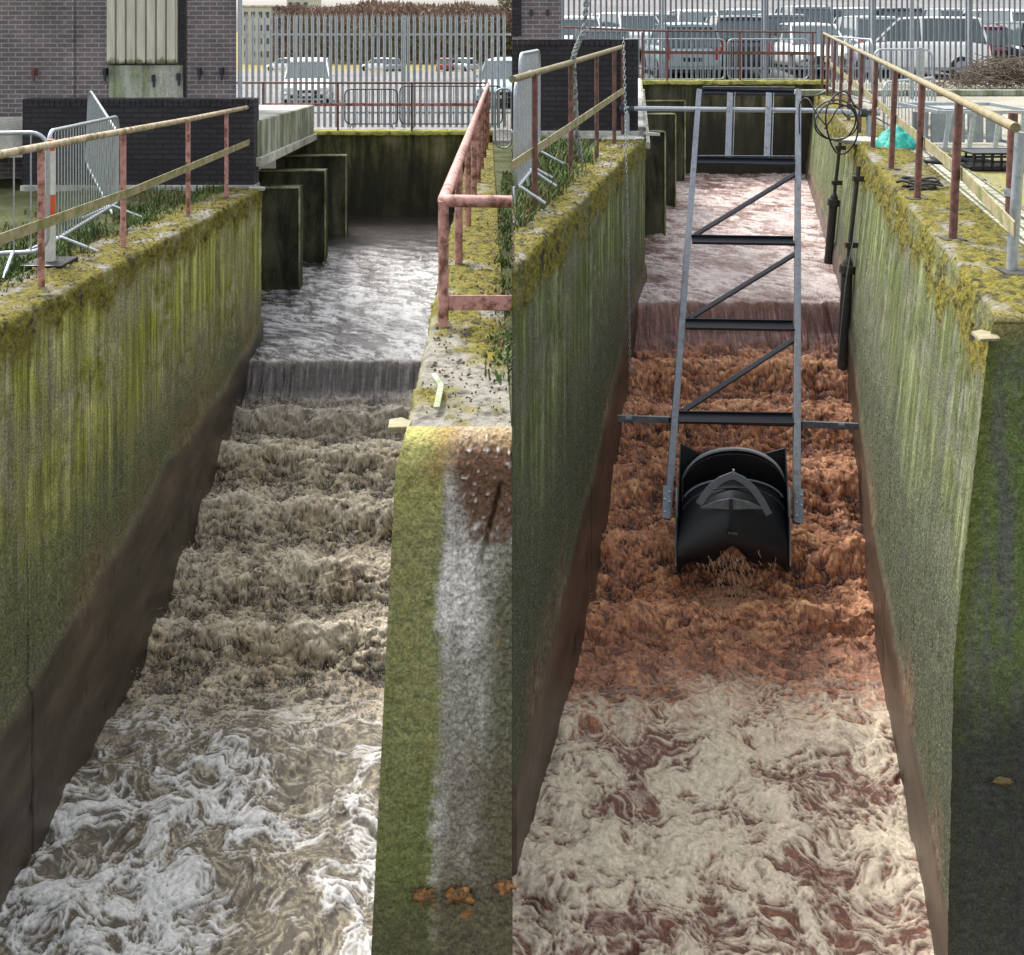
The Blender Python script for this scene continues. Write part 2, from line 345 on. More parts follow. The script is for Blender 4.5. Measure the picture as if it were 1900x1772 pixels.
def channel_wall(name, label, line, y0, y1, ztop, side, topw, depth, batter, mat, bandz, wprof, seed, res=.013, rnd_=.1, mossb=lambda L: 0*L, frl=.20):
    """side=+1: water on +X of the line. grid over (length, section) with moss cap, rounded arris and rough face"""
    ny = int((y1-y0)/res/1.15)
    ys = np.linspace(y0, y1, ny)
    # section: (offset towards water, z below top)
    sec = []
    nt = int(topw/res*.8)
    for k in range(nt): sec.append((-topw+topw*k/nt*.94, 0))
    for k in range(7):
        a = math.pi/2*k/6; sec.append((-.04+.04*math.sin(a), -.04+.04*math.cos(a)))
    z = -.04
    st = res*.95
    while z > -depth:
        z -= st; st = min(st*1.004, .03); sec.append((batter(-z), z))
    sec = np.array(sec); L, O = np.meshgrid(ys, np.arange(len(sec)), indexing='ij')
    off = sec[:, 0][None, :]+0*L; zz = sec[:, 1][None, :]+0*L
    arc = np.concatenate([[0], np.cumsum(np.hypot(np.diff(sec[:, 0]), np.diff(sec[:, 1])))])[None, :]+0*L
    v = arc-topw                                         # >0 down the face
    zt = ztop(L)
    dn = fbm(L*5, arc*5, seed, 5, .6)
    fringe = frl+(.22+frl*.3)*fbm(L*2.2, arc*.3, seed+5, 4)+.12*gn(L*18, arc*1.5, seed+9)
    moss = sstep(fringe+.16, fringe-.06, v)
    patch = sstep(-.35, .0, fbm(L*1.6, arc*2.5, seed+20, 4, .6)+mossb(L))
    moss = moss*np.where(v < 0, patch, .35+.65*patch)
    clump = np.maximum(0, fbm(L*11, arc*11, seed+31, 3, .6)+.25)
    disp = .010*dn+moss*.034*clump+moss*.010*gn(L*45, arc*45, seed+2)
    low = sstep(1.1, 2.2, v+.5*fbm(L*.8, arc*.8, seed+3, 3))
    disp += low*.008*gn(L*40, arc*40, seed+8)
    bz = np.interp(L, [a for a, b in bandz], [b for a, b in bandz])
    zabs = zt+zz
    edge = bz+.10*fbm(L*1.3, L*0+seed, seed+4, 4)
    band = sstep(.07, -.07, zabs-edge)
    tide = np.exp(-((zabs-edge-.10)/.22)**2)*sstep(-.2, .5, fbm(L*1.1, arc*.5, seed+50, 4))
    joint = np.exp(-((L-(y0+3.1)-.015*fbm(L*0, arc*2, seed, 3))/.008)**2)*(v > .15)
    disp = disp*(1-band*.8)+band*.03-joint*.02
    e0 = sstep(.10, .0, L-y0)*(v > .05)*(side < 0); disp = disp*(1-e0)+.03*e0
    # spalled pits
    pit = sstep(.35, .6, fbm(L*3.1+40, arc*3.1, seed+12, 3)); disp -= pit*.012*(v > .1)
    # normals of section
    tx = np.gradient(sec[:, 0]); tz = np.gradient(sec[:, 1]); ln = np.hypot(tx, tz); nx = (-tz/ln)[None, :]; nz = (tx/ln)[None, :]
    ed = (1-np.sqrt(1-sstep(rnd_, 0, L-y0)**2*.98))*rnd_ if side < 0 else 0
    X = np.vectorize(line)(L)+side*(off+nx*disp); Z = zabs+nz*disp-(ed*1.12+.02*sstep(rnd_*1.2, 0, L-y0)*(side < 0))*sstep(-.35, -.0, zz)
    root = empty(name, (line(y0), y0, 0))
    X = X-line(y0); Y = L-y0
    wc = np.stack([L, v, 0*L], -1)
    # end cap: repeat first row with the section filled back
    o = hgrid('wall_body', X, Y, Z, mat, root, {'moss': moss, 'band': band, 'low': low, 'wc': wc, 'tide': tide, 'joint': joint, 'top': sstep(.03, -.02, v)}, flip=(side > 0))
    tag(root, label, 'concrete wall')
    return root, (X, Y, Z, sec, line, y0, zt)

def bL(d): return .02*min(1, d/2)
wl_root, _ = channel_wall('channel_wall', 'tall mossy concrete wall on the left of the grey water channel', LW, 4.2, 14.82, lambda y: -SL*y, 1, .62, 5.0, lambda d: -.0*d, M_WALL_L,
    [(4, -3.2), (7, -3.05), (9, -2.95), (10.4, -2.8), (12.4, -2.83), (14, -2.72), (15, -2.6)], LPROF, 1)
LR = lambda y: -.50-.0237*(y-4.73)
# divider wall between the two channels (its far side drops sheer into the brown channel)
dv_root, dv = channel_wall('channel_wall', 'broad mossy concrete wall dividing the grey channel from the brown channel', LR, 4.74, 24.3, lambda y: -SL*y, -1, .50, 5.0, lambda d: .05*d, M_WALL_L,
    [(4, -3.2), (14, -2.7), (25, -2.6)], LPROF, 3, res=.014, rnd_=.15, mossb=lambda L: np.interp(L, [4.7, 6.3, 7.5, 10], [-.42, -.3, .1, .15]))
def painted_concrete():
    t = NT('patchy_spalled_concrete'); a = t.new('ShaderNodeAttribute'); a.attribute_name = 'tint'; pos = t.coord('pos')
    f = t.noise(pos, 70, 4, .75); f2 = t.noise(pos, 22, 4, .7)
    c = t.mix(.9, a.outputs['Color'], t.ramp(f, [(.3, .35), (.48, .95), (.68, 1.6)]), 'MULTIPLY')
    c = t.mix(.6, c, t.ramp(f2, [(.32, .5), (.6, 1.25)]), 'MULTIPLY')
    return t.done(c, .9, t.bump(t.math('ADD', f, f2), .7, .012), spec=.3)
M_PATCH = painted_concrete()
def lerp3(a, b, m): return a*(1-m[..., None])+np.array(b)*m[..., None]
def divider_end():
    z0 = -SL*4.73; ni, nj = 110, 480
    u = np.linspace(0, 1, ni)[:, None]+np.zeros((1, nj)); zd = np.linspace(0, 1, nj)
    arc = np.concatenate([np.linspace(-.16, 0, 24), np.linspace(0, 4.4, nj-24)])[None, :]+0*u
    r = .15; ang = np.clip((arc+.16)/.2, 0, 1)*math.pi/2
    Yb = 4.73+r*(1-np.sin(ang)); Zb = z0-r*(1-np.cos(ang))-np.maximum(arc-.04, 0)
    d = np.maximum(0, z0-Zb); xl = -.50-.05*d-.032*sstep(0,.15,d); X = xl*(1-u)
    n = fbm(X*9, arc*9, 77, 5, .65); n2 = fbm(X*4, arc*1.2, 50, 4)
    big = fbm(X*2.5, arc*1.0, 51, 4)
    t = np.zeros(X.shape+(3,))+np.array((.36, .33, .28))
    t = lerp3(t, (.72, .68, .62), sstep(-.2, .2, n2+.5*n)); t = lerp3(t, (.12, .11, .08), sstep(.28, .45, gn(X*60, arc*60, 14))*sstep(.3, .5, u)*.7); t = lerp3(t, (.22, .20, .13), sstep(.15, .5, fbm(X*5+3, arc*3, 58, 5, .65))*.8)
    t = lerp3(t, (.16, .15, .09), sstep(.66, .9, u+.25*big+.07*n)*sstep(.1, .7, d))
    t = lerp3(t, (.15, .13, .075), sstep(1.25, 2.2, d+.5*big+.3*n)*sstep(.38, .5, u))
    g = sstep(.46, .36, u+.10*n2+.10*n); t = lerp3(t, (.27, .27, .11), g); t = lerp3(t, (.30, .28, .10), g*sstep(.0, .3, n)*.6)
    t = lerp3(t, (.095, .125, .025), g*sstep(.8, 2.1, d+.5*n2+.4*n)*.6); t = lerp3(t, (.10, .085, .05), g*sstep(1.95, 2.3, d+.2*n)*.7)
    t = lerp3(t, (.36, .35, .12), g*sstep(.55, .15, d+.25*n))
    t = lerp3(t, (.30, .20, .08), sstep(.1, .4, u+.1*n)*sstep(.20, .08, np.abs(d-.05)+.14*n)*.8)
    t = lerp3(t, (.16, .09, .055), sstep(.45, .62, u-.35*(d-.2)+.1*n)*sstep(.62, .45, d+.25*n+.2*(u-.5))*sstep(0, .08, d))
    peb = sstep(.45, .55, u)*sstep(.55, .42, d+.1*n)*sstep(.32, .5, gn(X*38, arc*38, 90))
    t = lerp3(t, (.6, .56, .5), peb)
    t = lerp3(t, (.4, .18, .05), sstep(.45, .6, gn(X*7, arc*7, 60))*.7)
    crack = sstep(.03, .0, np.abs(u-.93+.45*(d-.15)+.03*n))*sstep(.7, .5, d)*sstep(.18, .25, d)
    Yd = -(.008*n+.006*gn(X*30, arc*30, 3)+.012*peb)+crack*.05
    rough = sstep(.45, .6, u)*.012*gn(X*55, arc*55, 6)
    X2 = X; Y2 = Yb+Yd+rough; o = hgrid('wall_end', X2-LR(4.74), Y2-4.74, Zb+.0, M_PATCH, dv_root, {'tint': t}, flip=True)
    # sheer side towards the brown channel
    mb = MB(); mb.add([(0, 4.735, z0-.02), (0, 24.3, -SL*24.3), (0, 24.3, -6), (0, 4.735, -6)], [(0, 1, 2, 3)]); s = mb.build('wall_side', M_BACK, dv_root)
    s.location = (-LR(4.74), -4.74, 0)
divider_end()
rl_root, _ = channel_wall('channel_wall', 'mossy concrete wall on the left of the brown channel behind the steel frame', RL, 7.0, 15.05, lambda y: 0*y, 1, .55, 5.2, lambda d: 0.0, M_WALL_R,
    [(6, -3.6), (7, -3.5), (10.8, -2.7), (13, -2.05), (15, -1.9)], RPROF, 5, frl=.26)
bo = rl_root.children[0].data; n = len(bo.vertices); co = np.zeros(n*3, np.float32); bo.vertices.foreach_get('co', co); co = co.reshape(-1, 3)
co[:, 0] = np.maximum(co[:, 0], .002-RL(7.0)); co[co[:, 1] < .001, 0] = .002-RL(7.0); bo.vertices.foreach_set('co', co.ravel()); bo.update()
rbat = lambda d: .11*d if d < 2 else .22+.02*(d-2)
rr_root, _ = channel_wall('channel_wall', 'long mossy concrete wall with downpipes on the right of the brown channel', RR, 5.96, 25.7, lambda y: 0*y, -1, .6, 5.2, rbat, M_WALL_R,
    [(6, -3.55), (7, -3.5), (10, -3.25), (13, -2.2), (15, -1.8), (26, -1.8)], RPROF, 8, res=.0145, frl=.34)
def right_end():
    ni, nj = 90, 330; u = np.linspace(0, 1, ni)[:, None]+np.zeros((1, nj))
    arc = np.concatenate([np.linspace(-.1, 0, 14), np.linspace(0, 4.6, nj-14)])[None, :]+0*u
    r = .1; ang = np.clip((arc+.1)/.14, 0, 1)*math.pi/2
    Yb = 5.96+r*(1-np.sin(ang)); Zb = -r*(1-np.cos(ang))-np.maximum(arc-.04, 0); d = -Zb
    xl = RR(5.96)-np.where(d < 2, .11*d, .22+.02*(d-2))-.032*sstep(0,.15,d); X = xl+(3.9-xl)*u
    n = fbm(X*6, arc*6, 7, 5, .65); st = fbm(X*12, arc*.8, 9, 4)
    t = np.zeros(X.shape+(3,))+np.array((.15, .155, .115))
    t = lerp3(t, (.15, .20, .06), sstep(-.25, .3, st+.6*n)); t = lerp3(t, (.28, .27, .2), sstep(.2, .5, n)*.5); t = lerp3(t, (.13, .16, .04), sstep(.12, .02, X-xl+.03*n))
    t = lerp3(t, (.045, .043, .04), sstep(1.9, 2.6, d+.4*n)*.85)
    t = lerp3(t, (.22, .19, .07), sstep(.25, .02, d+.1*n)); t = lerp3(t, (.035, .03, .028), sstep(.1, .3, X-xl-.1+.06*n)*sstep(.5, .3, d)*sstep(.1, .3, d)*.6)
    o = hgrid('wall_end', X-RR(5.96), Yb-.015*n-.01*gn(X*30, arc*30, 3)-5.96, Zb, M_PATCH, rr_root, {'tint': t}, flip=False)
right_end()

# ------------------------------------------------------------------ water
def make_water(name, xl, xr, y0, y1, pr, left, seed, label):
    ys = []; y = y0
    while y < y1:
        ys.append(y); y += .0085*max(1, (y/7.5))**1.3
    ys = np.array(ys); nx = 330
    Y, T = np.meshgrid(ys, np.linspace(0, 1, nx), indexing='ij')
    A = np.vectorize(xl)(Y); B = np.vectorize(xr)(Y); X = A+(B-A)*T
    ycr = 13.95
    yw = Y+.13*fbm(X*1.3, Y*.3, seed+1, 4)+.035*gn(X*5, Y*2, seed+2)
    Z = prof(yw, pr)
    rap = sstep(8.6, 9.6, Y)*sstep(13.75, 13.45, yw)          # rapids
    near = sstep(9.7, 8.2, Y+.5*fbm(X*.9, Y*.9, seed+3, 2)); up = sstep(13.85, 14.05, yw)
    fall = np.clip(1-rap-near-up, 0, 1)*sstep(13.2, 13.5, yw)
    steps = np.array([9.9, 10.72, 11.54, 12.36, 13.1]); hum = 0
    for s0 in steps:
        q = (yw-s0)+.07*gn(X*1.6, Y*0+s0, seed+40); hum = hum+np.where(q > 0, np.exp(-(q/.24)**2), np.exp(-(q/.15)**2))*(1+.35*gn(X*2.6, Y*0+s0*3, seed+41))
    Z = Z+rap*(.19*hum-.08)
    zc = prof(ys, pr)+.18*sum(np.exp(-((ys-s0)/.19)**2) for s0 in steps)*sstep(8.6, 9.6, ys)*sstep(13.75, 13.45, ys)
    arcl = np.concatenate([[0], np.cumsum(np.diff(ys)+2.4*np.abs(np.diff(zc)))]); SY = arcl[:, None]+0*Y
    wx = X+.08*fbm(X*4, SY*4, seed+11, 3); wy = SY+.08*fbm(X*4+9, SY*4, seed+12, 3)
    N = lambda q: (q-q.mean())/q.std()
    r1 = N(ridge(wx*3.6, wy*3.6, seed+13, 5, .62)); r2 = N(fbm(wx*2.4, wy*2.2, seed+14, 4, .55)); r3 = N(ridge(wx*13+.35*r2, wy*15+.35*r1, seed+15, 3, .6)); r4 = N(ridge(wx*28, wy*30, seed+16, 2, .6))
    Z += rap*(.012*r1+.024*r2+.0032*r3+.0016*r4)
    X = X+rap*(.030*fbm(X*8, SY*8, seed+80, 3)+.012*gn(X*26, SY*26, seed+82)); Y = Y+rap*(.045*fbm(X*7+7, SY*7, seed+81, 3)+.016*gn(X*24+3, SY*24, seed+83))
    ex = X+.30*fbm(X*1.5, Y*1.5, seed+21, 3)+.07*fbm(X*5, Y*5, seed+26, 2); ey = Y+.30*fbm(X*1.5+5, Y*1.5+5, seed+22, 3)+.07*fbm(X*5+3, Y*5, seed+27, 2)
    f1 = N(ridge(ex*2.6, ey*3.2, seed+23, 5, .66)); roll = N(fbm(X*1.7, Y*1.7, seed+24, 3)); f2 = N(ridge(ex*9.5, ey*11.5, seed+25, 3, .66)); hol = N(fbm(ex*1.5, ey*1.6, seed+28, 3, .5)); f3 = N(ridge(ex*26+.2*f2, ey*29, seed+29, 2, .6))
    rx = X+.18*fbm(X*1.2, Y*.6, seed+31, 3); u1 = N(fbm(rx*1.7, Y*3.6+rx*1.6, seed+32, 4, .55)); u2 = -N(ridge(rx*2.4+.4*Y, Y*5.5+rx*2.2+.5*u1, seed+36, 4, .6)); u3 = N(fbm(X*1.0, Y*.7, seed+38, 3)); calm = sstep(22.5, 19.0, Y) if left else 1
    Z += up*calm*(.014*u1+.0045*u2)+up*.006*fbm(X*4, Y*3, seed+37, 3)
    Z += fall*(.045*gn(X*11+.5*fbm(X*3, Y*3, 5), Y*2.5, seed+33)+.02*gn(X*34, Y*8, seed+34))+.035*np.exp(-((yw-13.95)/.12)**2)*fbm(X*3.5, Y*2, seed+39, 3)
    step_light = sum(np.where((yw-s0) > 0, np.exp(-((yw-s0)/.34)**2), np.exp(-((yw-s0)/.16)**2)) for s0 in steps)  # skylight on the treads and shade in the troughs, painted as banding
    q = .5*r1+.3*r2+.6*r3+.45*r4+(1.45 if left else .8)*(step_light*(1+.5*fbm(X*2.2, SY*1.2, seed+90, 3))-.62)
    foam = sstep(-1.7, 1.0, q); t = np.zeros(X.shape+(3,)); fr = N(fbm(X*2, Y*2, seed+5, 3))  # foam cover mixed with shade painted into the valleys
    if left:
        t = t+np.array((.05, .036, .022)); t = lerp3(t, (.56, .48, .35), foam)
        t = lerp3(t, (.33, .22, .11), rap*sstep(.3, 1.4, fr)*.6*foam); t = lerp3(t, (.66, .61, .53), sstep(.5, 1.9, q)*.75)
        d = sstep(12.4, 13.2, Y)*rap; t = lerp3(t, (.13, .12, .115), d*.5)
        k = .70*f1+.60*f2+.42*f3-.7*hol-.15+.5*sstep(8.4, 6.8, Y)+.7*sstep(-1.6, -3.0, X)*sstep(9, 7.4, Y)-.55
        nf = sstep(-.7, 1.5, k); thick = sstep(-.4, 1.2, k)
        nc = np.zeros_like(t)+np.array((.085, .07, .05)); nc = lerp3(nc, (.27, .23, .16), sstep(-.8, 1.4, f2+.5*r3)); nc = lerp3(nc, (.68, .68, .69), nf*.93)
        brn = sstep(8.3, 9.4, Y); nc = lerp3(nc, (.42, .36, .26), brn*nf*.7)
        nearc = sstep(.28, .72, near+.10*f1+.11*f2+.05*f3) if left else sstep(.05, .98, near*1.05-.10+.06*f1+.10*f2+.05*f3); t = t*(1-nearc[..., None])+nc*nearc[..., None]
        uf = sstep(-.9, .9, u2*.75+u1*.35+.35*u3)*sstep(21.5, 18.0, Y+.6*fbm(X*.8, Y*.5, 4, 2)); uc = lerp3(np.zeros_like(t)+np.array((.05, .043, .042)), (.52, .52, .54), uf*.9)  # foam patches plus sky reflection painted along the upstream ripples
        fcol = (.085, .075, .08)
    else:
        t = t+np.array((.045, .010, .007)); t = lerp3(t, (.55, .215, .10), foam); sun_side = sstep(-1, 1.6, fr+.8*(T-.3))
        t = lerp3(t, (.92, .56, .29), rap*sstep(.35, 1.7, q)*(.35+.65*sun_side))  # sunlit highlights painted on the crests, stronger towards the right
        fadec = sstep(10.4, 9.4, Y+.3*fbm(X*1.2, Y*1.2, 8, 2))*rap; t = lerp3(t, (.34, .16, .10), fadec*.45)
        k = .62*f1+.60*f2+.45*f3-.9*hol+.62
        nf = sstep(-1.2, 1.3, k); thick = sstep(-.8, 1.2, k)
        nc = np.zeros_like(t)+np.array((.13, .045, .026)); nc = lerp3(nc, (.34, .22, .165), sstep(-.8, 1.4, f2+.5*r3)); nc = lerp3(nc, (.74, .64, .49), nf*.93)
        brn = sstep(8.1, 9.5, Y+.6*fbm(X*2, Y*2, 9, 4)); nc = lerp3(nc, (.42, .21, .13), brn*.85*sstep(1.8, -.6, f2))
        nearc = sstep(.28, .72, near+.10*f1+.11*f2+.05*f3) if left else sstep(.05, .98, near*1.05-.10+.06*f1+.10*f2+.05*f3); t = t*(1-nearc[..., None])+nc*nearc[..., None]
        uf = sstep(-1.2, .9, u2*.7+u1*.4+.5*u3); uc = lerp3(np.zeros_like(t)+np.array((.17, .08, .058)), (.60, .50, .48), uf*.92)  # pale upstream ripples: painted sky reflection together with foam
        fcol = (.15, .07, .065)
    Z += near*(.032*roll+.004*thick+.0060*f1+.0030*f2+.0015*f3)
    t = t*(1-up[..., None])+uc*up[..., None]
    fc = np.zeros_like(t)+np.array(fcol); fst = sstep(.0, .5, gn(X*26, Y*3, seed+71)+.5*gn(X*60, Y*7, seed+72)); fc = lerp3(fc, tuple(2.4*x for x in fcol), fst)
    t = t*(1-fall[..., None])+fc*fall[..., None]
    lum = np.clip(t.mean(-1)*1.6, 0, 1)
    rough = np.clip(.08+.62*lum+.12*rap, .08, .7); rough = rough*(1-up*.5); wet = .6+0*rough
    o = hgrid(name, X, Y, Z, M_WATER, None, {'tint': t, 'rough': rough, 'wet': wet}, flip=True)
    tag(o, label, None, None, 'structure'); return X, Y, Z
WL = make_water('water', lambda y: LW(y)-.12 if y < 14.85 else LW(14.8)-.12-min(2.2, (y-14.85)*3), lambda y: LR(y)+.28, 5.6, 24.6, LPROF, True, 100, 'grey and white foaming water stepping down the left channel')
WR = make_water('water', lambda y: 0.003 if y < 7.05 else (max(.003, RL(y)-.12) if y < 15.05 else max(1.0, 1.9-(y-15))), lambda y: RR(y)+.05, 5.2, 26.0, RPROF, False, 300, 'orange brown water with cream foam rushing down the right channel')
# spray: droplets thrown up by the cascades
def spray(name, W, n, zone, mat, seed, label, hmax=.16):
    rnd = random.Random(seed); mb = MB(); X, Y, Z = W; k = 0
    while k < n:
        i = rnd.randrange(X.shape[0]); j = rnd.randrange(15, X.shape[1]-20)
        p = (X[i, j], Y[i, j], Z[i, j])
        if not zone(p): continue
        h = hmax*rnd.random()**2.2; r = rnd.uniform(.0022, .006); c = Vector((p[0], p[1], p[2]+h+.01))
        e = rnd.uniform(.6, 1.8)
        vs = [c+Vector(q)*r for q in ((1, 0, 0), (-1, 0, 0), (0, 1, 0), (0, -1, 0), (0, 0, e), (0, 0, -e))]
        mb.add(vs, [(0, 2, 4), (2, 1, 4), (1, 3, 4), (3, 0, 4), (2, 0, 5), (1, 2, 5), (3, 1, 5), (0, 3, 5)], True); k += 1
    tag(mb.build(name, mat), label, 'spray', None, 'stuff')
M_SPL = NT('grey_spray').done((.55, .52, .46), .3); M_SPR = NT('orange_spray').done((.55, .34, .22), .3)
spray('spray', WL, 9000, lambda p: 9.2 < p[1] < 13.6 and p[0] < LR(p[1])-.05 and p[0] > LW(p[1])+.03, M_SPL, 1, 'fine beige droplets thrown above the left cascade')
spray('spray', WR, 8000, lambda p: 9.2 < p[1] < 13.6 and p[0] < RR(p[1])-.3 and p[0] > RL(p[1])+.03, M_SPR, 2, 'fine orange droplets thrown above the right cascade')

# ------------------------------------------------------------------ ground sheets
def sheet(name, ys, xa, xb, zf, mat, nx=2, kind='structure', rough=0, seed=0, label=None):
    X = []; Y = []; Z = []
    Yg, T = np.meshgrid(np.array(ys, float), np.linspace(0, 1, nx), indexing='ij')
    A = np.vectorize(xa, otypes=[float])(Yg); B = np.vectorize(xb, otypes=[float])(Yg); Xg = A+(B-A)*T
    Zg = np.vectorize(zf, otypes=[float])(Xg, Yg)
    if rough: Zg = Zg+rough*fbm(Xg*3, Yg*3, seed, 4)
    o = hgrid(name, Xg, Yg, Zg, mat, flip=True); tag(o, label, None, None, kind); return o
sheet('ground', np.linspace(2.5, 16.4, 170), lambda y: -14, lambda y: LW(y)-.58 if y < 15 else -4.2, lambda x, y: -SL*y-.03, M_SOIL, 150, rough=.05, seed=3)
sheet('ground', np.linspace(4.87, 24.3, 160), lambda y: LR(y)+.49, lambda y: -.001, lambda x, y: -SL*y-.015, M_SOIL, 8, rough=.02, seed=4)
def zfl(x, y): return -1.16 if y < 28 else (-1.16-.019*(y-28) if y < 40 else -1.39-.0335*(y-40))
sheet('car_park', [24.6, 26, 28, 34, 40, 60, 90, 118], lambda y: -60, lambda y: -.001, lambda x, y: zfl(x, y) if y < 118 else zfl(0, 118), M_CARPARK, 12)
sheet('verge', [118, 125, 160, 600], lambda y: -500, lambda y: -.001, lambda x, y: -4.0 if y < 119 else -4.3 if y < 130 else -4.6, M_VERGE, 4)
sheet('ground', np.linspace(7.0, 16.8, 120), lambda y: 0.0, lambda y: max(.002, RL(y)-.5) if y < 15.1 else 1.6, lambda x, y: -.03, M_SOIL, 30, rough=.05, seed=5)
sheet('ground', list(np.linspace(4.5, 13.5, 60)), lambda y: RR(max(y, 5.96))+.57, lambda y: 12, lambda x, y: -.012, M_APRON, 30, rough=.012, seed=9)
sheet('yard', [13.5, 18, 24, 25.7], lambda y: RR(y)+.57, lambda y: 26, lambda x, y: -.012, M_YARD, 4)
sheet('yard', [25.7, 27, 30], lambda y: .0, lambda y: 60, lambda x, y: -.012+0*(y-25.7), M_YARD, 6)
zr = lambda x, y: 0 if y < 31 else .08*(y-31)
sheet('car_park', [30, 31, 40, 50, 60, 72], lambda y: 0, lambda y: 90, lambda x, y: zr(x, y)-.012, M_CARPARK, 6)
sheet('verge', [72, 90, 600], lambda y: 0, lambda y: 600, lambda x, y: 3.27, M_VERGE, 3)

# ------------------------------------------------------------------ head walls, piers, decks
def headwall(x0, x1, y, ztop, label, moss, bm=None):
    r = empty('head_wall', ((x0+x1)/2, y, ztop)); tag(r, label, 'concrete wall')
    mb = MB(); mb.box((0, .2, -2.6), (x1-x0, .4, 5.16)); mb.build('wall_body', bm or M_BACK, r)
    n = 160; X, Yg = np.meshgrid(np.linspace(x0, x1, n)-(x0+x1)/2, np.linspace(-.05, .42, 14), indexing='ij')
    Z = .02+.025*np.maximum(-.3, fbm(X*6, Yg*6, 66, 4)); Z[:, 0] -= .09; Z[:, 1] -= .0
    hgrid('moss_capping', X, Yg, Z, moss, r, flip=True)
    return r
M_MOSSCAP = ground('moss_capping', [(.35, (.08, .09, .02)), (.5, (.24, .24, .05)), (.65, (.30, .3, .1))], 6, 40)
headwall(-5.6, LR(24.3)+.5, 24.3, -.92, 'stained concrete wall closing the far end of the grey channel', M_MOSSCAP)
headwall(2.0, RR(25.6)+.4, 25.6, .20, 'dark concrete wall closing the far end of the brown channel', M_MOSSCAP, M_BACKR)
def pier(xl, xr, y, ztop, label, group, first=None):
    w_ = xr-xl; r = empty('concrete_pier', (xr, y, ztop)); tag(r, label, 'pier', group)
    mb = MB(); mb.box((-w_/2, .16, -2), (w_, .32, 4)); mb.build('pier_body', M_PIER, r, .012)
    mb = MB(); mb.bar((-w_, -.012, .004), (.004, -.012, .004), .035, .03); mb.bar((.008, -.012, .0), (.008, -.012, -2.4), .03, .03, (0, 1, 0)); mb.build('worn_edge', M_PALE, r, .006)
for a in [(-4.9, -3.64, 17.5, -1.14, 'nearest of the three dark piers beside the grey water'), (-4.9, -3.6, 19.7, -1.17, 'middle of the three dark piers beside the grey water'), (-4.9, -3.59, 22.1, -1.2, 'farthest of the three dark piers beside the grey water')]: pier(*a, 'piers on the left side of the channels')
for a in [(1.5, 2.71, 18.2, -.26, 'nearest of the three dark piers beside the brown water'), (2.0, 3.36, 21.1, -.21, 'middle of the three dark piers beside the brown water'), (2.6, 4.13, 24.5, -.2, 'farthest of the three dark piers beside the brown water')]: pier(*a, 'piers on the left side of the channels')
def deck(pts_near, pts_far, label, wid=5):      # near/far: (X, Y, ztop, zpanelbottom, zbeambottom), deck reaches left
    r = empty('walkway_deck', (pts_near[0], pts_near[1], pts_near[2])); tag(r, label, 'deck'); o = Vector(r.location)
    A = Vector((pts_near[0], pts_near[1], 0)); B = Vector((pts_far[0], pts_far[1], 0)); d = (B-A).normalized(); nrm = Vector((d.y, -d.x, 0))
    zn, zf_ = pts_near, pts_far; nb = 10
    def pt(t, k, off=0): q = A+(B-A)*t+nrm*off; return Vector((q.x, q.y, zn[k]+(zf_[k]-zn[k])*t))-o
    mb = MB()
    wd = Vector((-wid, 0, 0))
    mb.add([pt(0, 2), pt(1, 2), pt(1, 2)+wd, pt(0, 2)+wd, pt(0, 3), pt(1, 3), pt(1, 3)+wd, pt(0, 3)+wd], [(0, 1, 2, 3), (7, 6, 5, 4), (0, 4, 5, 1), (1, 5, 6, 2), (3, 7, 4, 0)])
    mb.build('deck_slab', M_SLAB, r)
    for i in range(4):
        mb = MB(); t0, t1 = i/4+.004, (i+1)/4-.004
        a, b, c, e = pt(t0, 2, .0), pt(t1, 2, .0), pt(t1, 3, .0), pt(t0, 3, .0)
        mb.prism([a-Vector((0, 0, .01)), b-Vector((0, 0, .01)), c, e], nrm*.04); mb.build('side_panel', M_DECK, r, .006)
    mb = MB(); mb.prism([pt(-.005, 3, -.1), pt(1.02, 3, -.1), pt(1.02, 4, -.1), pt(-.005, 4, -.1)], nrm*.2); mb.build('edge_beam', M_SLAB, r, .01)
deck((-3.76, 15.0, .25, -.29, -.43), (-4.72, 24.2, -.27, -.95, -1.10), 'concrete walkway deck with greenish side panels over the piers')
deck((1.97, 15.35, .12, -.1, -.2), (3.17, 25.3, .3, .02, -.05), 'thin concrete walkway deck beyond the black brick wall', 1.9)

# ------------------------------------------------------------------ brick structures
def black_wall(x0, x1, y, zt, zb, label):
    r = empty('brick_wall', (x0, y, zb)); tag(r, label, 'brick wall'); h = zt-zb
    mb = MB(); mb.box(((x1-x0)/2, .14, (h-.11)/2), (x1-x0, .28, h-.11)); mb.build('wall_body', M_BBRICK, r)
    mb = MB(); n = int((x1-x0)/.078); rnd = random.Random(3)
    for i in range(n): mb.box(((i+.5)*(x1-x0)/n, .138+rnd.uniform(-.004, .004), h-.055+rnd.uniform(-.003, .003)), ((x1-x0)/n-.008, .29, .105))
    mb.build('brick_coping', M_BBRICK, r)
    mb = MB(); mb.box(((x1-x0)/2, .12, .03), (x1-x0+.02, .36, .12)); mb.build('concrete_footing', M_SLAB, r, .01)
black_wall(-7.1, -3.74, 14.85, .58, -.76, 'black brick wall behind the folded crowd barriers')
black_wall(.0, 1.86, 15.1, 1.44, 0, 'black brick wall behind the spotted rope')
mb = MB(); mb.box((-5.9, 15.75, -.1), (2.5, .28, 1.34), rz=0); 
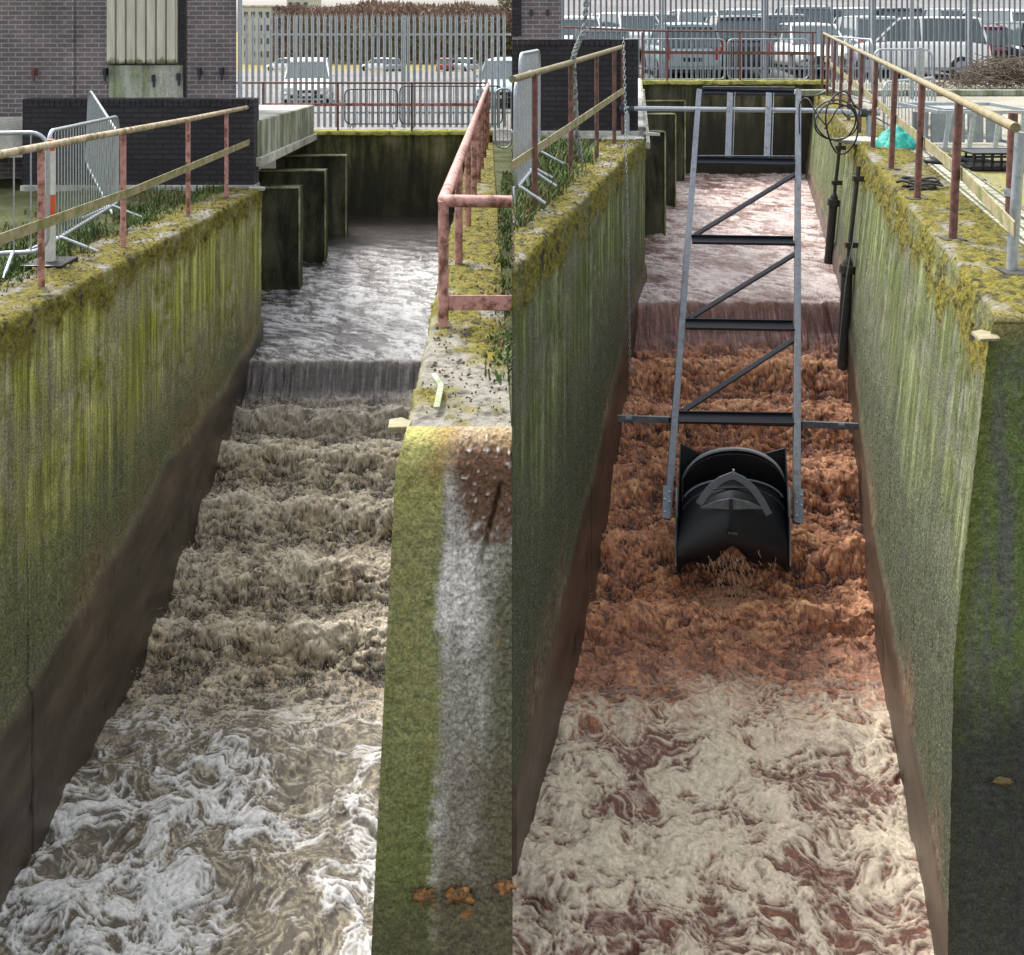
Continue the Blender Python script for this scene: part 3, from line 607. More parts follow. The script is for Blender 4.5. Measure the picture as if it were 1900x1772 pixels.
def building(x0, x1, y, z0, z1, label, detail):
    r = empty('brick_building', (x1, y, z0)); tag(r, label, 'building'); o = Vector(r.location)
    mb = MB(); mb.prism([(x0-o.x, 0, 0), (0, 0, 0), ((x1-.02)*(y+5)/y-.1-o.x if detail else 0, 5, 0), (x0-o.x, 5, 0)], (0, 0, z1-z0)); mb.build('wall', M_BRICK, r)
    def U(u, v, yy=y): return P(u, v, yy)-o
    def rect(u0, u1, v0, v1, mat, name, th, par=None, yy=y):
        a, b = U(u0, v1, yy), U(u1, v0, yy); m = MB(); m.box(((a.x+b.x)/2, -th/2+.005, (a.z+b.z)/2), (b.x-a.x, th, b.z-a.z)); return m.build(name, mat, par or r, .004)
    if detail:
        a, b = U(200, 118), U(330, -80); m = MB(); n = 7; wv = (b.x-a.x)/n
        for i in range(n): m.box((a.x+(i+.5)*wv, -.05, (a.z+b.z)/2), (wv*.8, .09, b.z-a.z)); 
        m.box(((a.x+b.x)/2, -.015, (a.z+b.z)/2), (b.x-a.x, .04, b.z-a.z)); m.build('ribbed_cladding', M_CLAD, r, .01)
        rect(204, 341, 121, 182, M_DECK, 'concrete_panel', .06)
        rect(332, 346, -80, 182, M_BBRICK, 'dark_reveal', .03)
        rect(123, 139, -80, 182, M_BRICK, 'pilaster', .05)
        for u, v, k in ((67, 133, 1), (198, 133, 0), (288, 145, 0), (334, 142, 0), (372, 132, 0), (413, 132, 0)):
            p = U(u, v); m = MB(); m.box((p.x, -.05, p.z), (.05, .12, .12)); m.box((p.x+.02, -.12, p.z-.06), (.03, .04, .16)); m.build('rusty_bracket', M_RUST if k else M_FRAMED, r, .004)
        m = MB(); p = U(440, 100); m.tube([(p.x+.06, -.05, U(0, 236).z), (p.x+.06, -.05, U(0, -80).z)], .035); m.build('downpipe', M_GALV, r)
    else:
        for u, v in ((986, 23), (1016, 23)):
            p = U(u, v); m = MB(); m.box((p.x, -.05, p.z), (.05, .1, .1)); m.build('bracket', M_FRAMED, r)
        rect(950, 967, -80, 66, M_BBRICK, 'dark_reveal', .03)
building(-12, -4.47, 16.6, -1, 5.5, 'brown brick building with cream ribbed cladding and rusty brackets', True)
building(.0, .82, 17.2, 0, 6, 'narrow brown brick building corner above the black wall', False)

# ------------------------------------------------------------------ railings
def railing(label, top, r_top, posts, r_post, mat_t, mat_p, mid=None, mat_m=None, mid_w=.09, round_mid=False, group=None, base_plate=False, name='railing'):
    root = empty(name, posts[0][0]); tag(root, label, 'railing', group); o = Vector(root.location)
    for seg in top:
        mb = MB(); mb.tube([Vector(p)-o for p in seg], r_top, 12); mb.build('top_rail', mat_t, root)
    for b, t in posts:
        b, t = Vector(b)-o, Vector(t)-o; mb = MB(); mb.tube([b, t], r_post, 10)
        p = mb.build('post', mat_p, root)
        if base_plate:
            m = MB(); m.box(b+Vector((0, 0, .008)), (.17, .14, .016)); m.build('base_plate', M_DARKP, p)
    for seg in (mid or []):
        mb = MB(); q = [Vector(p)-o for p in seg]
        for a, b in zip(q[:-1], q[1:]): mb.bar(a, b, .012, mid_w)
        mb.build('mid_rail', mat_m, root, .003)
    return root
# left of grey channel
XL = lambda y: -3.70-.021*(y-8)
zt = lambda y: .75-.0405*(y-7.44)
def ztl(y): return .74-.0385*(y-7.44)
posts = [((XL(y), y, -SL*y), (XL(y), y, ztl(y))) for y in (6.1, 8.05, 9.85, 11.96, 13.7, 14.98)]
railing('cream topped pink railing on the mossy wall left of the grey channel', [[(XL(5.5), 5.5, ztl(5.5)), (XL(9), 9, ztl(9)), (XL(12), 12, ztl(12)-.01), (XL(15), 15, ztl(15))]], .031, posts, .027, M_RAIL, M_RED,
        [[(XL(5.5)+.035, 5.5, ztl(5.5)-.60), (XL(10)+.035, 10, ztl(10)-.6), (XL(14.98)+.035, 14.98, ztl(14.98)-.50)]], M_FLAT, .085)
# right of grey channel, near corner returns towards the right
a0 = Vector((-.455, 6.79, .51)); a1 = Vector((-.56, 24.1, .22))
def al(t, dz=0): q = a0+(a1-a0)*t; return Vector((q.x, q.y, q.z+dz))
posts = [((al((y-6.79)/17.31).x, y, -SL*y), tuple(al((y-6.79)/17.31))) for y in (6.79, 9.0, 11.2, 13.4, 15.6, 17.8, 20.0, 22.1, 24.1)]
cr = [Vector((-.40, 6.77, .515)), Vector((-.435, 6.76, .513)), a0]
railing('thick pink rusty railing on the dividing wall with its near corner turned', [[(0-.002, 6.79, .505), (-.38, 6.775, .513), (-.43, 6.79, .512), (-.456, 6.84, .510), tuple(al(.2)), tuple(al(.6)), tuple(a1)]], .042, posts, .036, M_RED, M_RED,
        [[(-.42, 6.79, -.165), (-.002, 6.79, -.165)]], M_RED, .10)
# far end of grey channel
yb = 24.45; zb_ = -.92
px = lambda u, d: (u-950)/F*d
posts = [((px(u, yb), yb, zb_), (px(u, yb), yb, .24)) for u in (436, 488, 627, 764, 905)]
railing('red painted railing across the far end of the grey channel', [[(px(432, yb), yb, .24), (px(908, yb), yb, .23)]], .026, posts, .026, M_RUST, M_RUST, [[(px(490, yb), yb-.03, -.28), (px(905, yb), yb-.03, -.28)]], M_RED, .07)
# left of brown channel
XR = lambda y: RL(y)-.35
ztr = lambda y: 1.22+.017*(y-8.5)
ys_ = (9.2, 10.95, 12.67, 14.2, 15.05)
posts = [((XR(y)+.02, y, 0), (XR(y)+.02, y, ztr(y))) for y in ys_]
railing('cream topped railing on the moss left of the brown channel', [[(.004, 8.5, ztr(8.5)), (XR(11)+.02, 11, ztr(11)), (XR(15.05)+.02, 15.05, ztr(15.05))]], .031, posts, .028, M_RAILR, M_RUST,
        [[(.004, 8.52, .50), (XR(11)+.05, 11, .60), (XR(15.0)+.05, 15.0, .70)]], M_FLAT, .085)
# right of brown channel
XQ = lambda y: 3.43+.2435*(y-7.97)
ztq = lambda y: 1.09+.0185*(y-7.97)
posts = [((XQ(y)+.0, y, 0), (XQ(y)+.05, y, ztq(y))) for y in (7.97, 9.79, 11.75, 13.7, 15.6, 17.5, 19.4, 21.3, 23.3, 25.2)]
railing('long railing with a mossy tan top rail on the right of the brown channel', [[(XQ(6.2)+.05, 6.2, ztq(6.2)), (XQ(12)+.05, 12, ztq(12)), (XQ(25.2)+.05, 25.2, ztq(25.2))]], .031, posts, .032, M_RAILR, M_RUST,
        [[(XQ(6.3)+.07, 6.3, .42), (XQ(8)+.07, 8, .52), (XQ(25.2)+.07, 25.2, .78)]], M_FLAT, .10, base_plate=True)
# far end of brown channel
yb = 25.75; posts = [((px(u, yb), yb, .2), (px(u, yb), yb, 1.43)) for u in (1192, 1238, 1373, 1508)]
railing('maroon railing across the far end of the brown channel', [[(px(1045, yb), yb, 1.56), (px(1200, yb), yb, 1.47), (px(1515, yb), yb, 1.43)]], .026, posts, .028, M_RUST, M_RUST, [[(px(1190, yb), yb-.03, .93), (px(1512, yb), yb-.03, .90)]], M_RUST, .08)
r = empty('short_post', (4.36, 8.97, 0)); tag(r, 'maroon post with a steel clamp at the right edge beyond the rail', 'post')
mb = MB(); mb.tube([(0, 0, 0), (.03, 0, .9)], .04, 12); mb.build('post', M_RUST, r); mb = MB(); mb.tube([(-.05, -.0, .22), (.09, 0, .22)], .02, 8); mb.tube([(0, 0, .17), (.005, 0, .24)], .048, 12); mb.build('clamp', M_GALV, r)
r = empty('scaffold_pole', (3.42, 6.95, 0)); tag(r, 'blue grey steel pole standing at the right edge of the wall', 'pole')
mb = MB(); mb.tube([(-.03, 0, 0), (.03, 0, .95)], .035, 12); mb.build('pole', M_GALV, r); mb = MB(); mb.box((-.0, -.05, .01), (.24, .2, .02)); mb.build('foot_plate', M_DARKP, r)

# ------------------------------------------------------------------ palisade fences
def palisade(x0, x1, y, zb, h, pitch, label, posts, M_PALI, wf=.2):
    r = empty('palisade_fence', (x0, y, zb)); tag(r, label, 'fence'); n = int((x1-x0)/pitch)
    bays = max(1, round((x1-x0)/2.75)); rnd = random.Random(5)
    for b in range(bays):
        mb = MB()
        for i in range(int(n*b/bays), int(n*(b+1)/bays)):
            x = (i+.5)*pitch; w2 = pitch*wf; l = rnd.uniform(-.006, .006)
            # W profile pale with a splayed pointed head
            prof_ = [(-w2, .0), (-w2*.55, -.018), (0, .004), (w2*.55, -.018), (w2, 0)]
            A = [(x+a, c, .03) for a, c in prof_]; B = [(x+a+l, c, h-.16) for a, c in prof_]
            mb.strip(A, B, (0, .004, 0), False)
            for k, (a, tw) in enumerate(((-w2*.8, -.035), (0, 0), (w2*.8, .035))):
                hh = h-(.0 if k == 1 else .05)
                mb.add([(x+a-w2*.45+l, 0, h-.17), (x+a+w2*.45+l, 0, h-.17), (x+a*1.25+l, .0-abs(tw)*.8, hh), (x+a+l, .012, h-.17)], [(0, 1, 2), (1, 3, 2), (3, 0, 2)])
        mb.build('pale_panel', M_PALI, r)
    for z in (.42, h-.42 if h < 2.8 else h-.6):
        mb = MB(); mb.box(((x1-x0)/2, .03, z), (x1-x0, .04, .055)); mb.build('rail', M_PALI, r)
    for u in posts:
        mb = MB(); mb.box((u-x0, .07, h/2-.05), (.06, .1, h-.1)); mb.build('post', M_PALI, r)
palisade(px(441, 27), -.02, 27, -1.12, 3.08, .158, 'grey palisade fence of pointed pales beyond the grey channel', [px(445, 27), px(548, 27), px(750, 27), px(925, 27)], M_PALL, .27)
palisade(px(1040, 28), px(1925, 28), 28, 0, 3.1, .147, 'grey palisade fence in front of the packed car park', [px(u, 28) for u in (1042, 1230, 1420, 1620, 1800)], M_PALI)

# ------------------------------------------------------------------ crowd barriers
def barrier(p0, p1, z0, z1, h, label, bars=18, feet=True, group='steel crowd barriers', mat=M_GALV, r_=.019, lean=0, fl=(.34, .34)):
    """p0,p1 plan ends; z0,z1 ground heights"""
    r = empty('crowd_barrier', (p0[0], p0[1], z0)); tag(r, label, 'barrier', group); o = Vector(r.location)
    A = Vector((p0[0], p0[1], z0)); B = Vector((p1[0], p1[1], z1)); side = (B-A).cross(Vector((0, 0, 1))).normalized()
    L = (B-A).length; rad = .14/L*1.0
    def pt(t, z): return A+(B-A)*t+Vector((0, 0, z))+side*lean*z-o
    lo, hi = .16, h; pts = []
    for cx_, cz, a0_ in ((1-rad, hi-.14, 0), (rad, hi-.14, 90), (rad, lo+.14, 180), (1-rad, lo+.14, 270)):
        for k in range(6):
            a = math.radians(a0_+k*18); pts.append(pt(cx_+rad*math.cos(a), cz+.14*math.sin(a)))
    mb = MB(); mb.tube(pts, r_, 8, closed=True); mb.build('frame', mat, r)
    mb = MB()
    for i in range(1, bars+1): mb.tube([pt(i/(bars+1), lo), pt(i/(bars+1), hi)], .0075, 5)
    mb.build('bars', mat, r)
    if feet:
        for t in (.12, .88):
            mb = MB(); q = pt(t, lo); mb.tube([q-side*fl[0]-Vector((0, 0, lo-.02)), q-side*.03+Vector((0, 0, .0)), q+side*.03, q+side*fl[1]-Vector((0, 0, lo-.02))], r_*.85, 8); mb.build('foot', mat, r)
    return r
barrier((-6.2, 8.25), (-3.98, 8.78), -.42, -.43, 1.18, 'crowd barrier at the left edge with its foot in the weeds', 16)
barrier((-4.14, 9.15), (-4.62, 12.0), -.45, -.58, 1.17, 'crowd barrier standing between the red marker and the pink post', 26)
barrier((-4.66, 12.0), (-5.66, 13.6), -.76, -.34, 1.14, 'tilted crowd barrier rising above the black brick wall', 22, lean=.04, feet=False)
barrier((.08, 10.1), (.30, 11.4), .12, .12, 1.26, 'crowd barrier seen end on beside the black brick wall', 14, fl=(.05, .3))
barrier((.03, 9.0), (.20, 10.0), .06, .1, 1.12, 'crowd barrier in the weeds at the foot of the railing', 10, fl=(.02, .25))
barrier((px(640, 25.4), 25.4), (px(738, 25.4), 25.4), -1.0, -1.0, 1.02, 'dark crowd barrier left of centre behind the red railing', 12, mat=M_FRAMED, r_=.016)
barrier((px(742, 25.4), 25.4), (px(932, 25.4), 25.4), -1.0, -1.0, 1.10, 'dark wide crowd barrier behind the red railing near the dividing wall', 20, mat=M_FRAMED, r_=.016)
barrier((px(1155, 26.5), 26.5), (px(1345, 26.5), 26.5), .05, .05, 1.2, 'crowd barrier behind the maroon railing on its left', 20, r_=.016)
barrier((px(1350, 26.5), 26.5), (px(1500, 26.5), 26.5), .05, .05, 1.2, 'crowd barrier behind the maroon railing on its right', 16, r_=.016)
barrier((px(1535, 24), 24), (px(1618, 19.3), 19.3), 0, 0, 1.36, 'crowd barrier running diagonally behind the maroon posts', 18)
barrier((px(1622, 18.4), 18.4), (px(1729, 18.4), 18.4), 0, 0, 1.2, 'crowd barrier standing on the pale yard before the white car', 14)
barrier((px(1640, 16.0), 16.0), (px(1735, 17.5), 17.5), -.25, -.25, 1.0, 'crowd barrier low behind the teal netting', 14, feet=False)
barrier((-.34, 20.6), (-.01, 20.6), -1.0, -1.0, 1.35, 'short crowd barrier section against the far end of the dividing wall', 3, feet=False)
r = empty('marker_post', (px(93, 8.95), 8.95, -.45)); tag(r, 'red and white plastic marker post between two crowd barriers', 'post')
for z0, z1, m in ((0, .42, M_WHITE), (.42, .64, M_ORANGE), (.64, 1.02, M_WHITE), (1.02, 1.12, M_ORANGE)):
    mb = MB(); w_ = .045 if z1 < 1.1 else .04; mb.tube([(0, 0, z0), (0, 0, z1)], w_, 14); mb.build('band' if z1 < 1.1 else 'cap', m, r)
mb = MB(); mb.box((0, -.0, .03), (.35, .35, .06)); mb.build('base', M_BLACK, r, .01)

# ------------------------------------------------------------------ cars
def paint(name, c, metal=.2): return NT(name).done(c, .25, metal=metal, spec=.6)
PAINTS = {'white': paint('white_car_paint', (.8, .8, .8), 0), 'silver': paint('silver_car_paint', (.36, .40, .42), .6), 'pale blue': paint('pale_blue_car_paint', (.33, .42, .46), .3),
          'dark grey': paint('dark_grey_car_paint', (.035, .04, .05)), 'red': paint('red_car_paint', (.35, .02, .03)), 'dark red': paint('dark_red_car_paint', (.16, .015, .03)), 'grey': paint('grey_car_paint', (.16, .17, .18), .5), 'black': paint('black_car_paint', (.015, .017, .02))}
def loft(mb, secs, smooth=True):
    n = len(secs[0]); vs = [p for s_ in secs for p in s_]; fs = []
    for i in range(len(secs)-1):
        for k in range(n):
            k2 = (k+1) % n; fs.append((i*n+k, i*n+k2, (i+1)*n+k2, (i+1)*n+k))
    mb.add(vs, fs, smooth); mb.add(secs[0], [tuple(range(n-1, -1, -1))]); mb.add(secs[-1], [tuple(range(n))])
def car(loc, rz, colr, label, L=4.3, W=1.82, H=1.55, group='cars parked behind the palisade fences', suv=False, detail=True):
    r = empty('parked_car', loc, rz); tag(r, label, 'car', group); m = PAINTS[colr]
    belt = H*.60; hb = L/2
    st = [(-hb, .34, belt*.80, .80), (-hb+.12, .26, belt*.93, .93), (-hb+.7, .22, belt, 1), (-.2, .22, belt, 1), (.75, .22, belt*.99, 1), (hb-.75, .22, belt*(.93 if suv else .88), .98), (hb-.18, .26, belt*(.80 if suv else .72), .92), (hb, .34, belt*.56, .8)]
    secs = []
    for y, zl_, zh, wf in st:
        w2 = W/2*wf; secs.append([(-w2*.96, y, zl_), (-w2, y, zl_+.14), (-w2, y, zh-.14), (-w2*.93, y, zh-.02), (-w2*.6, y, zh+.012), (w2*.6, y, zh+.012), (w2*.93, y, zh-.02), (w2, y, zh-.14), (w2, y, zl_+.14), (w2*.96, y, zl_)])
    mb = MB(); loft(mb, secs)
    # roof
    rb = -hb+(.35 if suv else .55); rf = .35; gb = -hb+.12; gf = hb-1.05
    w2 = W/2
    roof = [[(-w2*.70, y, z-.05), (-w2*.76, y, z-.02), (-w2*.6, y, z+.02), (0, y, z+.035), (w2*.6, y, z+.02), (w2*.76, y, z-.02), (w2*.70, y, z-.05)] for y, z in ((rb-.08, H-.09), (rb+.1, H-.045), (-.5, H-.03), (rf-.1, H-.05), (rf+.1, H-.10))]
    loft(mb, roof)
    for sx in (-1, 1):                                       # pillars
        for (yb_, yt_) in ((gb+.02, rb), (gf-.02, rf+.05), (-.25, -.2)):
            mb.bar((sx*w2*.90, yb_, belt-.03), (sx*w2*.75, yt_, H-.06), .05, .06, (0, 1, 0))
        mb.box((sx*(w2+.07), gf-.28, belt+.06), (.16, .09, .12))
    mb.build('body', m, r)
    g = MB(); a = [(-w2*.88, gb, belt-.04), (w2*.88, gb, belt-.04), (w2*.88, gf, belt-.04), (-w2*.88, gf, belt-.04)]; b = [(-w2*.73, rb, H-.06), (w2*.73, rb, H-.06), (w2*.73, rf+.03, H-.06), (-w2*.73, rf+.03, H-.06)]
    g.add(a+b, [(0, 1, 5, 4), (1, 2, 6, 5), (2, 3, 7, 6), (3, 0, 4, 7)]); g.build('windows', M_GLASS, r)
    if not detail: 
        for sx in (-1, 1):
            for y in (-hb+.8, hb-.8):
                wm = MB(); wm.tube([(sx*(w2-.2), y, .31), (sx*(w2+.01), y, .31)], .31, 14); wm.build('wheel', M_TYRE, r)
        return r
    for sx in (-1, 1):
        for y in (-hb+.82, hb-.82):
            wm = MB(); wm.tube([(sx*(w2-.21), y, .32), (sx*(w2+.012), y, .32)], .32, 20); wh = wm.build('wheel', M_TYRE, r)
            wm = MB(); wm.tube([(sx*(w2-.02), y, .32), (sx*(w2+.02), y, .32)], .2, 12); wm.build('rim', M_CHROME, wh)
        h_ = MB(); h_.box((sx*w2*.66, hb-.05, belt*.63), (.34, .16, .13)); h_.build('headlight', M_LAMP, r, .02)
        h_ = MB(); h_.box((sx*w2*.74, -hb+.02, belt*.78), (.2, .08, .22 if not suv else .34)); h_.build('tail_light', M_TAIL, r, .02)
    g = MB(); g.box((0, hb-.03, belt*.52), (.9, .1, .16)); g.box((0, hb-.03, .36), (1.3, .1, .12)); g.build('grille', M_TYRE, r, .01)
    g = MB(); g.box((0, hb+.025, .44), (.5, .02, .11)); g.build('number_plate', M_WHITE, r)
    g = MB(); g.box((0, -hb+.0, .34), (1.5, .12, .18)); g.box((0, -hb-.0, belt*.62), (.52, .05, .12)); g.build('rear_bumper', M_TYRE, r, .02)
    return r
front = math.pi; back = 0
def rowz(y): return zr(0, y)
# right hand car park, first row seen through the fence
for u, y, c, rz, suv, H, lab in [
    (1112, 31.5, 'silver', back, 0, 1.5, 'silver car behind the crowd barrier by the brick building corner'),
    (1262, 31.0, 'pale blue', back, 1, 1.68, 'pale blue hatchback behind the left end of the maroon railing'),
    (1352, 32.2, 'dark grey', back, 1, 1.80, 'dark grey tall car behind the middle of the maroon railing'),
    (1500, 32.5, 'white', front, 0, 1.55, 'white car behind the right end of the maroon railing'),
    (1597, 34.5, 'silver', back, 0, 1.62, 'silver car left of the large white car'),
    (1695, 31.4, 'white', 1.2, 1, 1.82, 'large white car in three quarter view behind the right fence'),
    (1792, 32.5, 'dark red', back, 0, 1.48, 'dark red car with tail lights beside the large white car'),
    (1885, 31.6, 'black', back, 1, 1.66, 'black car at the right edge beside the dark red car')]:
    car((px(u, y), y, rowz(y)), rz+.0, c, lab, H=H, suv=bool(suv))
for u, y, c, rz, H, lab in [
    (1065, 36, 'white', back, 1.5, 'white car with roof just right of the brick building corner'), (1140, 37, 'white', .4, 1.55, 'white car in the second row above the silver car'),
    (1205, 37.5, 'silver', back, 1.5, 'silver car in the second row left of the pale blue hatchback'), (1290, 38, 'white', front, 1.6, 'white car roof above the pale blue hatchback'),
    (1385, 38.5, 'pale blue', front, 1.6, 'pale blue car roof above the dark grey tall car'), (1432, 35.5, 'grey', back, 1.62, 'mid grey car between the dark grey and white cars'),
    (1480, 40, 'silver', back, 1.6, 'silver car in the second row above the white car'), (1560, 39, 'pale blue', .6, 1.6, 'pale blue car in the second row right of the railing corner'),
    (1640, 39, 'dark grey', back, 1.6, 'dark grey car in the second row left of the large white car'), (1745, 40, 'silver', back, 1.5, 'silver car in the second row between the white and red cars'),
    (1835, 38, 'white', .3, 1.6, 'white car in the second row above the dark red car'), (1905, 39, 'dark grey', back, 1.6, 'dark grey car in the second row at the right edge')]:
    car((px(u, y), y, rowz(y)), rz, c, lab, H=H, suv=(H > 1.58), detail=False)
# left hand car park
for u, y, c, rz, H, dt, lab in [
    (572, 39, 'white', front+.16, 1.66, True, 'white car parked nearest behind the left palisade fence'),
    (938, 37.5, 'pale blue', front-.1, 1.7, True, 'pale blue car behind the right end of the left palisade fence')]:
    car((px(u, y), y, zfl(0, y)), rz, c, lab, H=H, suv=True)
for u, c, rz, lab in [(528, 'white', 1.4, 'far white car leftmost beyond the car park'), (562, 'silver', 1.5, 'far silver car second from the left beyond the car park'), (596, 'white', .2, 'far white car just above the roof of the nearest white car'),
                      (703, 'white', 1.2, 'far white car in the middle beyond the car park'), (727, 'silver', .2, 'far silver car beside the middle white car'),
                      (826, 'red', 0, 'small far red car beyond the car park'), (854, 'white', .9, 'far white car just right of the red car')]:
    y = 117; car((px(u, y), y, zfl(0, y)), rz, c, lab, detail=False)

# ------------------------------------------------------------------ steel lifting frame over the brown channel
def fy(v): return F*14.49/(v-HOR+1672)                   # distance of a row on the sloping frame plane
def fp(u, v, dz=0): y = fy(v); q = P(u, v, y); q.z += dz; return q
NRM = Vector((0, -.66, .75))                             # normal of the frame plane
rf_ = empty('lifting_frame', fp(1360, 203)); tag(rf_, 'long grey steel ladder frame sloping down to the black water turbine', 'steel frame'); fo = Vector(rf_.location)
LST = lambda v: 1297+(1238-1297)*(v-172)/(965-172)
RST = lambda v: 1481+(1478-1481)*(v-172)/(972-172)
def fbar(name, a, b, wd, th, mat, par=rf_): 
    mb = MB(); mb.bar(Vector(a)-fo, Vector(b)-fo, wd, th, NRM); return mb.build(name, mat, par, .003)
def channel_sec(name, a, b, hgt, mat):                   # C section rung: web plus two flanges
    a, b = Vector(a)-fo, Vector(b)-fo; d = (b-a).normalized(); acr = d.cross(NRM).normalized(); mb = MB()
    mb.bar(a, b, hgt, .008, NRM)
    for s_ in (-1, 1): mb.bar(a+acr*s_*hgt/2+NRM*.022, b+acr*s_*hgt/2+NRM*.022, .008, .05, NRM)
    return mb.build(name, mat, rf_, .001)
fbar('stile', fp(LST(168), 168), fp(LST(962), 962), .075, .075, M_FRAME); fbar('stile', fp(RST(168), 168), fp(RST(970), 970), .075, .075, M_FRAME)
for u, v0, v1, s_ in ((LST(935)-3, 905, 966, 0), (RST(935)+3, 910, 974, 1)):
    pl = fbar('end_plate', fp(u, v0)+NRM*.045, fp(u-(2 if not s_ else 0), v1)+NRM*.045, .088, .014, M_FRAME); m = MB()
    for k, t in enumerate((.2, .42, .5, .8)):
        q = fp(u+(-5 if k % 2 else 4), v0+(v1-v0)*t)+NRM*.055-fo; m.tube([q, q+NRM*.012], .011, 6)
    m.build('bolts', M_GALV, pl)
for v, hgt in ((172, .08), (300, .10), (446, .11), (603, .12), (776, .12)):
    channel_sec('rung', fp(LST(v)+7, v), fp(RST(v)-7, v+3), hgt, M_FRAMED)
for v in (172, 300): fbar('rung_cap', fp(LST(v)+7, v-6)+NRM*.03, fp(RST(v)-7, v-5)+NRM*.03, .014, .07, M_FRAME)
for (u0, v0, u1, v1) in ((1474, 324, 1290, 436), (1474, 472, 1278, 592), (1470, 632, 1266, 764)):
    fbar('diagonal_brace', fp(u0, v0), fp(u1, v1), .05, .05, M_FRAMED); 
for u in (1352, 1424): fbar('upright', fp(u+2, 176)+NRM*.045, fp(u-2, 296)+NRM*.045, .085, .012, M_FRAME)
for u in (1352+8, 1424+8): fbar('flange', fp(u+3, 176)+NRM*.03, fp(u-1, 296)+NRM*.03, .008, .05, M_FRAME)
# cross stay resting against both walls
yc = fy(780)+.07
r = empty('cross_stay', P(1360, 782, yc)); tag(r, 'flat steel stay spanning the brown channel behind the frame', 'steel bar'); so = Vector(r.location)
m = MB(); m.bar(P(1146, 776, yc)-so, P(1240, 779, yc)-so, .03, .07); m.build('left_arm', M_FRAME, r); m = MB(); m.bar(P(1488, 787, yc)-so, P(1592, 791, yc)-so, .03, .07); m.build('right_arm', M_FRAME, r)
m = MB(); m.bar(P(1238, 779, yc+.02)-so, P(1490, 787, yc+.02)-so, .02, .06); m.build('middle_bar', M_FRAMED, r)
for u, v in ((1166, 777), (1560, 790)):
    m = MB(); q = P(u, v, yc)-so; m.tube([q+Vector((-.035, -.0, 0)), q+Vector((.035, 0, 0))], .04, 6); m.build('adjuster_nut', M_FRAME, r)
# pivot tube across the channel with its two stands
r = empty('pivot_tube', (1.66, 15.0, 0)); tag(r, 'grey round tube across the brown channel carrying the top of the frame', 'steel tube'); o = Vector(r.location)
m = MB(); m.tube([P(1156, 201, 15)-o, P(1500, 205, 15)-o, P(1632, 210, 15)-o], .036, 14); m.build('tube', M_GALV, r)
for u, vb, nm in ((1163, 252, 0), (1612, 258, 1)):
    a = P(u, vb, 15)-o; b = P(u, 203 if not nm else 209, 15)-o; m = MB(); m.tube([a, b], .04, 12); m.build('stand', M_GALV, r)
    m = MB(); m.box(a+Vector((0, 0, .01)), (.3, .25, .02)); m.build('foot_plate', M_GALV, r)
    m = MB(); c = b+Vector((-.12, 0, 0)); m.tube([c, c+Vector((.08, 0, 0))], .065, 12); m.tube([c, b+Vector((.1, 0, 0))], .042, 10); m.tube([b+Vector((.03, 0, 0)), b+Vector((.1, 0, 0))], .06, 12); m.build('clamp', M_FRAMED, r)
# lumpy mortar pads under the stands
def lump(name, c, size, mat, label, cat, seed, n=22, amp=.35, group=None):
    rnd = random.Random(seed); mb = MB(); vs = []; N = n; Mm = n//2
    for i in range(Mm+1):
        for j in range(N):
            th = math.pi*i/Mm; ph = 2*math.pi*j/N; d = Vector((math.sin(th)*math.cos(ph), math.sin(th)*math.sin(ph), math.cos(th)))
            vs.append(d)
    A = np.array([v[:] for v in vs]); k = 1+amp*fbm(A[:, 0]*2+seed, A[:, 1]*2+A[:, 2]*1.7, seed, 4)
    A = A*k[:, None]*np.array(size)
    fs = [(i*N+j, i*N+(j+1) % N, (i+1)*N+(j+1) % N, (i+1)*N+j) for i in range(Mm) for j in range(N)]
    mb.add([tuple(a) for a in A], [f[::-1] for f in fs], True); o = mb.build(name, mat); o.location = c; tag(o, label, cat, group); return o
lump('mortar_pad', (1.60, 14.85, .0), (.32, .22, .045), M_SLAB, 'pale lumpy mortar pad under the left stand of the tube', 'mortar', 11)
lump('mortar_pad', (px(1600, 14.6), 14.6, .0), (.42, .24, .05), M_SLAB, 'pale lumpy mortar pad under the right stand of the tube', 'mortar', 12)

# ------------------------------------------------------------------ black turbine shroud at the foot of the frame
M_BRKT = simple('blue_grey_bracket', (.16, .19, .23), .45, .15, 20, metal=.2)
tb = empty('water_turbine', P(1360, 1060, 10.5)); tag(tb, 'black arched water turbine shroud standing in the brown cascade', 'turbine'); to = Vector(tb.location)
def Q(u, v, y): return P(u, v, y)-to
YB, YF = 10.85, 10.2
def arch(y, uc, half, vpk, vbase, n=32, p=2.1):          # half superellipse seen at distance y
    out = []
    for i in range(n+1):
        a = math.pi*i/n; c, s_ = math.cos(a), math.sin(a)
        out.append(Q(uc-half*math.copysign(abs(c)**(2/p), c), vbase-(vbase-vpk)*abs(s_)**(2/p), y))
    return out
A = arch(YB, 1361, 97, 833, 905); B = arch(YF+.1, 1361, 100, 868, 945)
m = MB(); m.strip(A, arch(YB-.12, 1361, 97, 836, 910), (0, 0, .02)); m.build('rim', M_GALV, tb)
# outer shell: arch plus straight sides down into the water
def ushape(y, uc, half, vpk, vbase, vfoot): return [Q(uc-half, vfoot, y)]+arch(y, uc, half, vpk, vbase)+[Q(uc+half, vfoot, y)]
m = MB(); m.strip(ushape(YB, 1361, 96, 834, 905, 1040), ushape(YB-.16, 1361, 99, 842, 915, 1075), (0, .0, -.015)); m.build('hood', M_BLACK, tb)
m = MB(); bk = ushape(YB+.02, 1361, 94, 838, 905, 1035); m.prism(bk, (0, .03, 0)); m.build('back_plate', M_BLACK, tb)
